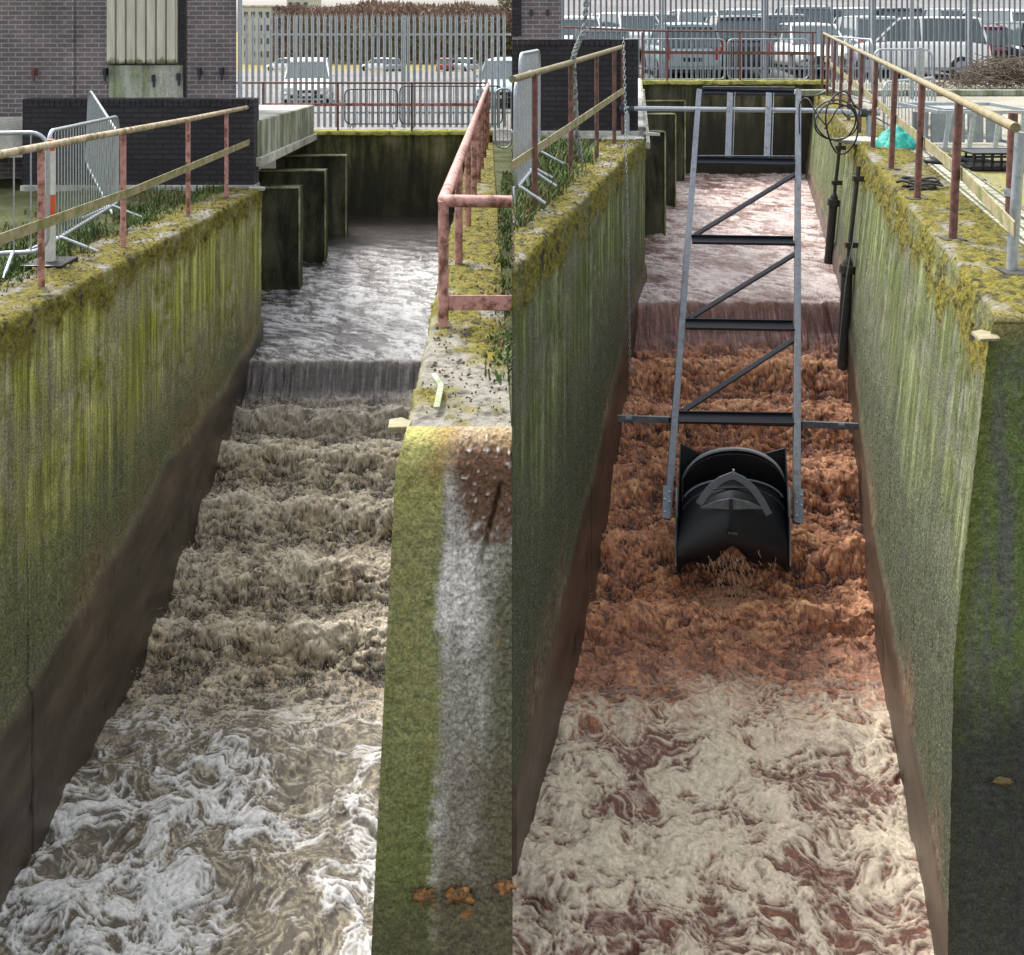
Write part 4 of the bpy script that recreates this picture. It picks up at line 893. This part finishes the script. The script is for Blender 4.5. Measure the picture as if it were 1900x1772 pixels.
# lower hull: bulging front body whose top ridge arches inside the hood
rows = [(10.66, 94, 890, 935), (10.5, 98, 905, 960), (10.35, 101, 935, 985), (10.27, 102, 975, 1015), (10.25, 102, 1010, 1040)]
secs = [arch(y, 1359, h_, vp, vb, 32, pw) for (y, h_, vp, vb), pw in zip(rows, (1.9, 1.5, 1.25, 1.15, 1.2))]
m = MB(); last = []
for i in range(33):
    t = i/32; u = 1359-102+204*t; v = 1066-44*(1-abs(2*t-1))**.8-9*math.sin(t*math.pi*5); last.append(Q(u, v, 10.3))
secs.append(last); n_ = 33; fine_ = []
for k in range(len(secs)-1):
    a, b, c, d = secs[max(k-1, 0)], secs[k], secs[k+1], secs[min(k+2, len(secs)-1)]
    for j in range(5):
        t = j/5; fine_.append([.5*((2*b[i])+(-a[i]+c[i])*t+(2*a[i]-5*b[i]+4*c[i]-d[i])*t*t+(-a[i]+3*b[i]-3*c[i]+d[i])*t**3) for i in range(n_)])
fine_.append(secs[-1])
m.add([p for r_ in fine_ for p in r_], [(k*n_+i, k*n_+i+1, (k+1)*n_+i+1, (k+1)*n_+i) for k in range(len(fine_)-1) for i in range(n_-1)], True); m.build('hull', M_BLACK, tb)
for sx in (-1, 1):                                       # side cheeks with raised rear ears
    u0 = 1360+sx*96; u1 = 1360+sx*103
    m = MB(); m.prism([Q(u0, 824+(8 if sx > 0 else 0), YB+.03), Q(u0-sx*2, 905, YB), Q(u0, 1040, YB), Q(u1, 1066, YF+.08), Q(u1, 960, YF+.1), Q(u1-sx*3, 893, YF+.45)], (sx*.012, 0, 0)); m.build('side_cheek', M_BLACK, tb)
    m = MB(); m.prism([Q(u0, 824+(8 if sx > 0 else 0), YB+.03), Q(u0-sx*36, 842, YB+.03), Q(u0-sx*10, 880, YB+.03), Q(u0, 900, YB+.03)], (0, .02, 0)); m.build('ear', M_BLACK, tb)
    m = MB(); m.tube([Q(u1+sx*2, 905, YF+.3), Q(u1+sx*3, 1050, YF+.1)], .012, 6); m.build('edge_trim', M_GALV, tb)
# bent bracket, inner fin, rod
def ribbon(pts, wd, th, name, mat):
    m = MB(); n = len(pts); A = []; B = []
    for i, p in enumerate(pts):
        d = (pts[min(i+1, n-1)]-pts[max(i-1, 0)]).normalized(); s_ = d.cross(Vector((0, -1, 0))).normalized()*wd/2; A.append(p+s_); B.append(p-s_)
    m.strip(A, B, (0, th, 0)); return m.build(name, mat, tb, .002)
VB = [(1297, 936), (1306, 922), (1320, 905), (1338, 891), (1360, 882), (1380, 892), (1398, 908), (1414, 930), (1427, 955)]
ribbon([Q(u, v, 10.2) for u, v in VB], .068, .02, 'bent_bracket', M_BRKT)
m = MB(); m.tube([Q(1361, 882, 10.19), Q(1361, 871, 10.19)], .012, 8); m.build('lug', M_GALV, tb)
m = MB(); m.prism([Q(1300, 943, 10.22), Q(1330, 930, 10.22), Q(1358, 925, 10.22), Q(1390, 932, 10.22), Q(1418, 945, 10.22), Q(1390, 944, 10.22), Q(1358, 946, 10.22), Q(1325, 943, 10.22)], (0, .02, 0)); m.build('inner_fin', M_FRAME, tb)
m = MB(); m.bar(Q(1357, 925, 10.19), Q(1357, 950, 10.19), .03, .03, (0, 1, 0)); m.tube([Q(1358, 948, 10.18), Q(1358, 986, 10.18)], .010, 8); m.build('centre_rod', M_FRAMED, tb)
m = MB(); m.tube([Q(1350, 990, 10.17), Q(1368, 992, 10.17)], .018, 8); m.build('rod_fitting', M_FRAMED, tb)
def arcline(y, half, vpk, vb, name, mat, rr): m = MB(); m.tube(arch(y, 1361, half, vpk, vb)[3:-3], rr, 6); m.build(name, mat, tb)
arcline(10.66, 95, 889, 937, 'hull_ridge', M_BRKT, .012); arcline(10.49, 98, 905, 962, 'hull_ridge', M_FRAMED, .010)
# froth boiling round the foot of the turbine
def froth():
    n = 120; X, Y = np.meshgrid(np.linspace(-.72, .72, n), np.linspace(-.62, .2, n), indexing='ij')
    rr = np.sqrt((X/.72)**2+((Y+.12)/.55)**2); r1 = ridge(X*7, Y*7, 900, 5, .62); Z = .20*np.clip(1-rr**2, -.6, 1)+.07*r1+.03*ridge(X*22, Y*22, 901, 3)
    t = np.zeros(X.shape+(3,))+np.array((.10, .04, .028)); t = lerp3(t, (.42, .22, .13), sstep(.3, .7, r1))
    o = hgrid('froth', X, Y, Z, M_WATER, None, {'tint': t, 'rough': .7+0*X, 'wet': .4+0*X}, flip=True)
    c = P(1358, 1080, 10.25); o.location = (c.x, 10.25, -4.26); tag(o, 'brown froth boiling up around the foot of the turbine', 'froth', None, 'stuff')
froth()
rnd = random.Random(8); mb = MB()
for i in range(170):
    u = rnd.gauss(1362, 30); v0 = rnd.uniform(1010, 1045); y = rnd.uniform(10.05, 10.2); p = P(u, v0, y); L_ = rnd.uniform(.01, .07); p.z -= rnd.uniform(0, .42); n = 4
    mb.tube([p+Vector((.008*math.sin(k*1.3+i), -.01*k, -L_*k/n)) for k in range(n+1)], [.003*(1-.5*k/n)*rnd.uniform(.6, 1.4) for k in range(n+1)], 5)
tag(mb.build('water_strands', M_SPR), 'thin strands of water dripping from the turbine mouth', 'water strands', None, 'stuff')

# ------------------------------------------------------------------ pipes, cables, chains, rope
def tube_thing(name, pts, r_, mat, label, cat, n=8, group=None):
    mb = MB(); o = Vector(pts[0]); mb.tube([Vector(p)-o for p in pts], r_, n); ob = mb.build(name, mat); ob.location = o; tag(ob, label, cat, group); return ob
def smooth(pts, k=6):
    out = []; n = len(pts); pts = [Vector(p) for p in pts]
    for i in range(n-1):
        p0, p1, p2, p3 = pts[max(i-1, 0)], pts[i], pts[i+1], pts[min(i+2, n-1)]
        for j in range(k):
            t = j/k; out.append(.5*((2*p1)+(-p0+p2)*t+(2*p0-5*p1+4*p2-p3)*t*t+(-p0+3*p1-3*p2+p3)*t**3))
    return out+[pts[-1]]
# two corroded drop pipes fixed to the right wall
def wallx(y, z): d = -z; return RR(y)-rbat(max(0, d))
def drop_pipe(y, z0, zf1, z2, label, pipew):
    x0 = wallx(y, z0)-.10; r = empty('drop_pipe', (x0, y, z0)); tag(r, label, 'pipe', 'corroded drop pipes on the right wall')
    def pt(z): return Vector((wallx(y, z)-.10-x0, 0, z-z0))
    m = MB(); m.tube([pt(z0), pt(zf1)], .028, 10); m.build('upper_pipe', M_DARKP, r)
    m = MB(); m.tube([pt(zf1+.12), pt(zf1+.06), pt(zf1), pt(z2)], [.03, .06, pipew, pipew], 12); m.build('lower_pipe', M_DARKP, r)
    for z in (z0-.16, zf1+.28):
        m = MB(); m.box(pt(z)+Vector((.04, 0, 0)), (.2, .07, .07)); m.build('wall_bracket', M_DARKP, r, .005)
    m = MB(); m.tube([pt(zf1+.02), pt(zf1-.08)], pipew+.03, 12); m.build('flange', M_DARKP, r)
def yrow(u, z):                                           # distance at which the wall face shows at column u
    y = 12
    for _ in range(40): y = wallx(y, z)*F/(u-950)
    return y
y1_ = 1.0
def solve(u, z):
    lo, hi = 6, 25
    for _ in range(60):
        mid_ = (lo+hi)/2; c = (wallx(mid_, z)-.1)/mid_*F+950
        if c > u: lo = mid_
        else: hi = mid_
    return lo
ya = solve(1556, -.4); yb2 = solve(1589, -.4)
drop_pipe(ya, 1.7-(255-40)/F*ya, 1.7-(372-40)/F*ya, -2.3, 'farther dark drop pipe under the black cable coil', .065)
drop_pipe(yb2, 1.7-(308-40)/F*yb2, 1.7-(495-40)/F*yb2, -3.1, 'nearer dark drop pipe with a frayed sleeve on the right wall', .07)
y = yb2-.25; tube_thing('wire', smooth([(wallx(y, -.7)-.10, y, -.9), (wallx(y, -1.5)-.14, y, -1.6), (wallx(y, -2.5)-.2, y, -2.9)]), .006, M_GALV, 'thin pale wire hanging beside the nearer drop pipe', 'wire', 5)
# cable coils hanging on the tube
cc = empty('cable_coil', P(1550, 205, 14.3)); tag(cc, 'loosely looped black cable hanging over the right end of the tube', 'cable'); co_ = Vector(cc.location)
for (uc, vc, ru, rv, y, ph) in ((1551, 222, 40, 37, 14.3, 0), (1550, 226, 38, 34, 14.25, 1), (1562, 228, 29, 58, 14.2, 2), (1578, 205, 16, 12, 14.35, 0)):
    m = MB(); m.tube([Q_ for Q_ in [P(uc+ru*math.cos(a+ph)+2*math.sin(3*a), vc+rv*math.sin(a+ph), y+.06*math.sin(2*a+ph))-co_ for a in [2*math.pi*k/40 for k in range(40)]]], .0115, 6, closed=True); m.build('loop', M_BLACK, cc)
for pts in ([(1484, 260, 14.6), (1483, 200, 14.6), (1490, 184, 14.6), (1500, 184, 14.5), (1508, 198, 14.4), (1520, 218, 14.3), (1536, 236, 14.2)], [(1530, 240, 14.3), (1545, 218, 14.25), (1556, 200, 14.25), (1580, 196, 14.3), (1600, 206, 14.4), (1632, 222, 14.4), (1660, 238, 14.2)]):
    m = MB(); m.tube([p-co_ for p in smooth([P(*q) for q in pts])], .010, 6); m.build('cable_tail', M_BLACK, cc)
# galvanised chain hanging down the left wall
def chain(name, top, bot, label, sag=.0, pitch=.05, r_=.0055):
    top, bot = Vector(top), Vector(bot); ob = None; mb = MB(); n = int((top-bot).length/pitch)
    for i in range(n):
        c = (bot-top)*(i/n); ax = Vector((1, 0, 0)) if i % 2 else Vector((0, 1, 0)); d = (bot-top).normalized()
        pts = [c+d*(pitch*.62*math.cos(a))+ax*(.014*math.sin(a)) for a in [2*math.pi*k/10 for k in range(10)]]; mb.tube(pts, r_, 4, closed=True)
    ob = mb.build(name, M_GALV); ob.location = top; tag(ob, label, 'chain')
xch = 1.37
chain('chain', P(1157, 74, 12.7), P(1157, 252, 12.7)+Vector((.03, 0, 0)), 'upper steel chain in front of the black wall end')
chain('chain', P(1161, 245, 12.4), P(1169, 700, 12.4), 'long steel chain hanging down the left wall of the brown channel')
# speckled rope from the railing upwards
M_ROPE = simple('speckled_rope', (.30, .33, .33), .8, .6, 90, bump=.6, c2=(.05, .05, .05), th=(.5, .58))
ro = empty('speckled_rope', P(1072, 300, 11.6)); tag(ro, 'thick speckled grey rope climbing past the cream railing', 'rope'); oo = Vector(ro.location)
for k in range(2):
    base = smooth([P(1078, 300, 11.6), P(1070, 240, 11.3), P(1067, 170, 11.1), P(1064, 112, 11.0), P(1072, 82, 11.0), P(1083, 55, 11.0), P(1088, 0, 11.0), P(1090, -60, 11.0)], 14)
    m = MB(); m.tube([p-oo+Vector((.014*math.cos(i*.8+math.pi*k), .014*math.sin(i*.8+math.pi*k), 0)) for i, p in enumerate(base)], .019, 7); m.build('strand', M_ROPE, ro)
tube_thing('slim_pole', [(px(1692, 22.5), 22.5, -.0), (px(1692, 22.5), 22.5, 4.5)], .045, M_PALI, 'tall slim spotted pole before the large white car', 'pole', 10)
tube_thing('grey_post', [(px(1712, 13.8), 13.8, -.0), (px(1707, 13.8), 13.8, 1.35)], .04, M_GALV, 'slim grey post between two maroon railing posts', 'post', 10)

# ------------------------------------------------------------------ things lying on the right bank
def net():
    n = 70; X, Y = np.meshgrid(np.linspace(-.36, .36, n), np.linspace(-.3, .3, n), indexing='ij'); rr = np.sqrt((X/.36)**2+(Y/.3)**2)
    Z = .30*np.clip(1-rr**2.2, 0, 1)*(.75+.5*fbm(X*4, Y*4, 44, 3))+.05*ridge(X*9+Y*4, Y*7, 45, 3)*(rr < 1); o = hgrid('netting', X, Y, Z, M_NET, None, flip=True)
    o.location = (px(1672, 14.0), 14.0, 0); o.rotation_euler.z = .3; tag(o, 'crumpled teal netting heaped behind the railing', 'netting')
net()
def cage():
    x0, x1, y0, y1, z0, z1 = px(1742, 13.0), px(1925, 13.0), 13.0, 14.3, .08, .55
    r = empty('steel_cage', ((x0+x1)/2, y0, 0)); tag(r, 'galvanised open steel cage lying on the yard by the dark crate', 'steel cage'); o = Vector(r.location)
    for z in (z0, z1):
        for a, b in (((x0, y0), (x1, y0)), ((x0, y1), (x1, y1)), ((x0, y0), (x0, y1)), ((x1, y0), (x1, y1))):
            m = MB(); m.bar(Vector((*a, z))-o, Vector((*b, z))-o, .04, .045); m.build('frame_rail', M_GALV, r)
    for u in (1755, 1800, 1848, 1893):
        x = px(u, 13.0); m = MB(); m.bar(Vector((x-.02, y0-.01, z0))-o, Vector((x+.05, y0-.01, z1))-o, .055, .03, (0, 1, 0)); m.build('upright', M_GALV, r)
    for i in range(5):
        xx = x0+.12+i*.25; m = MB(); m.box(Vector((xx, 13.9, .27))-o, (.22, .04, .42), rz=.1); m.build('grey_board', M_PALI, r, .01)
cage()
r = empty('black_crate', (px(1842, 11.9), 11.9, 0)); tag(r, 'black plastic crate with square holes on the mossy bank', 'crate')
m = MB(); x0, x1 = -.32, .42
for s_ in (-.22, .22):
    for z in (.02, .10, .19): m.box(((x0+x1)/2, s_, z), (x1-x0, .025, .025))
    for i in range(8): m.box((x0+(x1-x0)*i/7, s_, .105), (.02, .025, .19))
m.box((x0, 0, .105), (.025, .46, .03)); m.box((x1, 0, .105), (.025, .46, .03)); m.build('lattice', M_BLACK, r); m = MB(); m.box(((x0+x1)/2, 0, .19), (x1-x0+.03, .46, .018)); m.box((0, .0, .03), (x1-x0-.05, .38, .02)); m.build('deck', M_BLACK, r)
lump('black_sack', (px(1755, 12.6), 12.3, .03), (.4, .16, .07), M_BLACK, 'flat black sack lying below the mid rail', 'sack', 31)
for u, v, s_, lab in ((1688, 258, .16, 'grey stone beside the teal netting'), (1706, 274, .13, 'grey stone between the maroon posts')):
    y = 3230/(v-40); lump('stone', (px(u, y), y, .03), (s_, s_*.8, s_*.6), M_SLAB, lab, 'stone', u)
ro = empty('rope_heap', P(1712, 352, 10.35)); ro.location.z = 0; tag(ro, 'heap of dark rope at the foot of a maroon post', 'rope'); 
for k in range(5):
    m = MB(); m.tube([(.16*math.cos(a+k)*(1+.2*math.sin(2*a+k))+.06*(k % 3-1), .09*math.sin(a+k)+.02*k, .02+.018*k+.012*math.sin(3*a)) for a in [2*math.pi*i/24 for i in range(24)]], .014, 6, closed=True); m.build('loop', M_DARKP, ro)
# long channel sections stacked on the yard
for k, (u0, v0, u1, v1, y0, y1, lab) in enumerate(((1795, 192, 1880, 226, 16.2, 14.8, 'upper'), (1700, 190, 1790, 205, 17.2, 15.2, 'lower'))):
    a = P(u0, v0, y0); b = P(u1, v1, y1); r = empty('steel_trough', a); tag(r, ('angled steel brace rising behind the cage' if k == 0 else 'pale blue grey trough lying on the yard behind the mid rail'), 'steel section')
    m = MB()
    if k == 0: m.bar(Vector(), b-a, .05, .06); m.build('brace', M_GALV, r)
    else: m.bar(Vector(), b-a, .55, .05); m.build('tray', M_PALI, r)
m = MB(); o = P(1750, 160, 26.5); m.box((0, 0, 0), (12, .25, .14)); kb = m.build('kerb', M_DECK, None, .02); kb.location = (12.5, 23.6, .06); tag(kb, 'long mossy concrete kerb across the pale yard', 'kerb')
# heap of brushwood
rnd = random.Random(21); mb = MB()
for i in range(900):
    c = Vector((rnd.gauss(0, .75), rnd.gauss(0, .4), 0)); hgt = max(0, .75-.5*(c.x/1.0)**2*.6); c.z = rnd.uniform(0, max(.05, hgt)); d = Vector((rnd.uniform(-1, 1), rnd.uniform(-1, 1), rnd.uniform(-.3, .5))).normalized()*rnd.uniform(.1, .3)
    mb.tube([c-d, c+Vector((0, 0, .03)), c+d], .009, 4, cap=False)
o = mb.build('brushwood_heap', M_TWIG); o.location = (px(1872, 26), 26, .05); tag(o, 'heap of grey brown brushwood before the black car', 'brushwood')
# paver strip beside the right wall
ys2 = np.linspace(6.3, 13.4, 160); m = hgrid('paver_strip', *[q for q in (lambda Y, T: (np.vectorize(RR)(Y)+.62+T*.40, Y, .004+0*Y+.004*fbm(Y*4, T*3, 5)))(*np.meshgrid(ys2, np.linspace(0, 1, 14), indexing='ij'))], M_PAVER, None, flip=True)
tag(m, 'strip of pale paving bricks along the mossy right wall', 'paving')
# small chips on the wall arrises
def chip(c, size, rz, label, mat=M_WOODCHIP, cat='chip', tilt=.2):
    m = MB(); a, b, h = size; m.prism([(-a, -b, 0), (a*.7, -b*.8, 0), (a, b*.3, 0), (a*.2, b, 0), (-a*.8, b*.6, 0)], (0, 0, h)); o = m.build('broken_board', mat, None, .004); o.location = c; o.rotation_euler = (tilt, .1, rz); tag(o, label, cat)
chip(P(741, 792, 4.95)+Vector((0, 0, .0)), (.06, .045, .025), .2, 'pale broken board jutting from the dividing wall edge', cat='board')
chip(P(1822, 622, 5.98)+Vector((0, -.04, 0)), (.09, .06, .02), .3, 'pale broken board jutting from the corner of the right wall', cat='board')
chip(P(476, 352, 14.75), (.13, .12, .04), .4, 'pale slab fragment on the end of the left wall', M_SLAB, 'fragment', 0)
chip((RL(15.1)+.08, 15.05, .03), (.14, .1, .04), .4, 'pale slab fragment on the wall end below the tube', M_SLAB, 'fragment', 0)
m = MB(); m.bar((0, 0, 0), (.0, .30, -.0), .03, .012); m.bar((0, .3, 0), (-.05, .48, 0), .03, .012); o = m.build('metal_strip', M_DECK); o.location = (-.372, 5.05, -.205); tag(o, 'bent pale metal strip lying on the dividing wall', 'metal strip')
# bracket fungus like clusters at the foot of the dividing wall
for k, (u, v, s_) in enumerate(((787, 1662, .05), (853, 1662, .06), (936, 1645, .045))):
    p = P(u, v, 4.70); lump('orange_growth', p, (s_, .03, s_*.5), M_LEAF, ('leftmost small', 'middle ragged', 'rightmost small')[k]+' orange growth low on the face of the dividing wall', 'growth', 40+k, amp=1.5, group='orange growths on the dividing wall')
M_DLEAF = simple('dull_tan_growth', (.16, .11, .045), .85, .5, 30)
p = P(1862, 1450, 5.94); lump('orange_growth', p, (.055, .02, .022), M_DLEAF, 'tan ragged growth low on the dark face of the right wall', 'growth', 47, amp=1.1)

# ------------------------------------------------------------------ weeds and grass
def grass(name, n, region, zf, label, seed, hmin=.05, hmax=.16, mat=M_GRASS, wd=.006):
    rnd = random.Random(seed); mb = MB(); k = 0; cl = []
    for _ in range(max(4, n//45)): cl.append(region(rnd))
    while k < n:
        c = rnd.choice(cl); x = c[0]+rnd.gauss(0, .09); y = c[1]+rnd.gauss(0, .12)
        if not ok(x, y, name, seed): k += 1; continue
        z = zf(x, y); h = rnd.uniform(hmin, hmax); a = rnd.uniform(0, 6.28); h *= 1 if rnd.random() < .8 else 1.5; l = rnd.uniform(.2, .9)*h; dx, dy = math.cos(a), math.sin(a); w_ = wd*rnd.uniform(.6, 1.6)
        p0 = Vector((x, y, z)); p1 = p0+Vector((dx*l*.4, dy*l*.4, h*.7)); p2 = p0+Vector((dx*l, dy*l, h)); s_ = Vector((-dy, dx, 0))*w_
        mb.add([p0-s_, p0+s_, p1+s_*.8, p1-s_*.8, p2], [(0, 1, 2, 3), (3, 2, 4)]); k += 1
    tag(mb.build(name, mat), label, 'grass', None, 'stuff')
def ok(x, y, name, seed):
    if seed == 1: return x < LW(y)-.42 and y < 14.8
    if seed == 2: return .01 < x < RL(y)-.25 and y < 15
    if seed == 3: return -.16 < x < -.006
    return True
grass('grass', 9000, lambda r: (LW(10)-.5-abs(r.gauss(0, .8)), r.uniform(5.2, 14.7)), lambda x, y: -SL*y-.03, 'green weeds round the feet of the left crowd barriers', 1, .03, .12)
grass('grass', 4500, lambda r: (r.uniform(0, .9)*(1), r.uniform(8.2, 14)), lambda x, y: -.03, 'green weeds behind the railing left of the brown channel', 2, .06, .22)
grass('grass', 2600, lambda r: (r.uniform(-.12, -.02), r.uniform(5.6, 17)), lambda x, y: -SL*y-.01, 'narrow strip of grass on the dividing wall', 3, .02, .06)

# ------------------------------------------------------------------ far background
def far_block(u0, u1, v0, y, zb, label, mat, rows, cols, name='far_building'):
    x0, x1 = px(u0, y), px(u1, y); zt_ = CH-(v0-HOR)/F*y; r = empty(name, ((x0+x1)/2, y, zb)); tag(r, label, 'building')
    m = MB(); m.box((0, 6, (zt_-zb)/2), (x1-x0, 12, zt_-zb)); m.build('wall', mat, r)
    for i in range(rows):
        for j in range(cols):
            m = MB(); m.box(((j+.5)*(x1-x0)/cols-(x1-x0)/2, -.02, (zt_-zb)*(.18+.72*i/max(1, rows-1)*.95)), ((x1-x0)/cols*.5, .12, (zt_-zb)/rows*.42)); m.build('window', M_GLASS, r)
    m = MB(); m.box((0, 6, zt_-zb+.12), (x1-x0+.4, 12.4, .24)); m.build('roof', M_SLAB, r)
M_FARW = simple('far_pale_render', (.45, .45, .40), .8, .1, 1)
far_block(450, 503, 13, 150, -4.6, 'far pale office building with rows of windows at the left', M_FARW, 4, 4)
far_block(532, 574, -6, 190, -4.6, 'far pale building topped by a flat canopy beyond the trees', M_FARW, 5, 3)
def wood(name, x0, x1, y, zb, zt_, n, seed, mat, label, dens=1):
    rnd = random.Random(seed); mb = MB()
    for i in range(n):
        x = rnd.uniform(x0, x1); d = rnd.uniform(0, 12); top = zt_*(.82+.25*gnf(x*.12, seed)); h = zb+(top-zb)*rnd.random()**.75; ln = rnd.uniform(.5, 1.5)*(top-zb)*.06; a = rnd.gauss(0, .55)
        w_ = rnd.uniform(.03, .10)*dens; c = Vector((x, y+d, h)); dv_ = Vector((math.sin(a)*ln, rnd.uniform(-.3, .3), math.cos(a)*ln)); s_ = Vector((w_, rnd.uniform(-w_, w_), 0))
        mb.add([c-s_, c+s_, c+dv_+s_*.3, c+dv_-s_*.3], [(0, 1, 2, 3)])
    tag(mb.build(name, mat), label, 'woodland', None, 'stuff')
def gnf(x, s_): return float(fbm(np.array([x]), np.array([s_*1.7]), s_, 3)[0])
wood('woodland', px(500, 150), 4, 150, -4.8, 4.6, 15000, 5, M_BARE, 'bare brown woodland beyond the left car park', 2.2)
wood('woodland', px(560, 150), 4, 148, -4.8, 1.5, 5000, 6, M_EVER, 'dark olive hedge at the foot of the bare woodland', 2.6)
wood('woodland', -1, 50, 73, 2.5, 7.5, 14000, 7, M_EVER, 'olive brown woodland behind the packed car park', 1.3)
wood('woodland', -1, 50, 76, 2.5, 8.5, 9000, 9, M_BARE, 'bare brown branches behind the packed car park', 1.3)
for nm, x0, x1, y, z0, z1 in (('bank', px(500, 165), 3, 163, -4.8, 3.3), ('bank', -1, 60, 90, 3, 8)):
    X, Z = np.meshgrid(np.linspace(x0, x1, 160), np.linspace(0, 1, 30), indexing='ij'); ztp = z1+.8*fbm(X*.15, X*0, 6, 4)
    o = hgrid('bank', X, y+14*Z+1.5*fbm(X*.3, Z*6, 3, 3), z0+(ztp-z0)*np.sqrt(Z), M_EVER if nm == 'x' else M_BARE, None); tag(o, None, None, None, 'structure')

# ------------------------------------------------------------------ litter of dead leaves, clods and grit on the wall tops
M_LITTER = simple('dead_leaf_litter', (.06, .045, .03), .9, .6, 12, c2=(.16, .12, .07), th=(.5, .6))
def litter(n, f, zf, label, seed):
    rnd = random.Random(seed); mb = MB()
    for _ in range(n):
        x, y = f(rnd); z = zf(y)+rnd.uniform(.004, .016); s_ = rnd.uniform(.004, .013)*(1 if rnd.random() < .93 else 2.0); a = rnd.uniform(0, 6.28); pts = []
        for k in range(6): q = a+k*math.pi/3; rr = s_*rnd.uniform(.5, 1.1); pts.append((x+rr*math.cos(q), y+rr*math.sin(q)*1.2, z+rnd.uniform(-.4, .6)*s_))
        mb.add(pts+[(x, y, z+s_*rnd.uniform(.2, .9)), (x, y, z-.008)], [(k, (k+1) % 6, 6) for k in range(6)]+[((k+1) % 6, k, 7) for k in range(6)])
    tag(mb.build('leaf_litter', M_LITTER), label, 'litter', None, 'stuff')
litter(900, lambda r: (lambda y: (LW(y)-r.uniform(.02, .58), y))(r.uniform(5, 14.7)), lambda y: -SL*y, 'dark leaf litter on the left mossy wall', 1)
litter(700, lambda r: (lambda y: (LR(y)+r.uniform(.03, .5), y))(r.uniform(4.95, 12)), lambda y: -SL*y, 'dark moss clods on the dividing wall', 2)
litter(800, lambda r: (lambda y: (max(.01, RL(y)-r.uniform(.02, .5)), y))(r.uniform(7.05, 14.9)), lambda y: 0, 'dark leaf litter on the moss left of the brown channel', 3)
litter(1300, lambda r: (lambda y: (RR(y)+r.uniform(.02, 1.1), y))(r.uniform(6.1, 15)), lambda y: -.012, 'grit and leaf litter on the right bank', 4)

# retaining upstand where the right hand ground stands higher than the ground beside the grey channel
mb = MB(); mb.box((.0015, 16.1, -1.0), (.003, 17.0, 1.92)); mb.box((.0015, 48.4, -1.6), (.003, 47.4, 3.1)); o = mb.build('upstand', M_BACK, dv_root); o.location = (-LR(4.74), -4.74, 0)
mb = MB(); x = LW(4.2); mb.add([(x-.62, 4.2, -.2), (x, 4.2, -.2), (x, 4.2, -5.2), (x-.62, 4.2, -5.2)], [(0, 3, 2, 1)]); mb.add([(x-.62, 4.2, -.2), (x-.62, 14.8, -.72), (x-.62, 14.8, -5.2), (x-.62, 4.2, -5.2)], [(0, 1, 2, 3)])
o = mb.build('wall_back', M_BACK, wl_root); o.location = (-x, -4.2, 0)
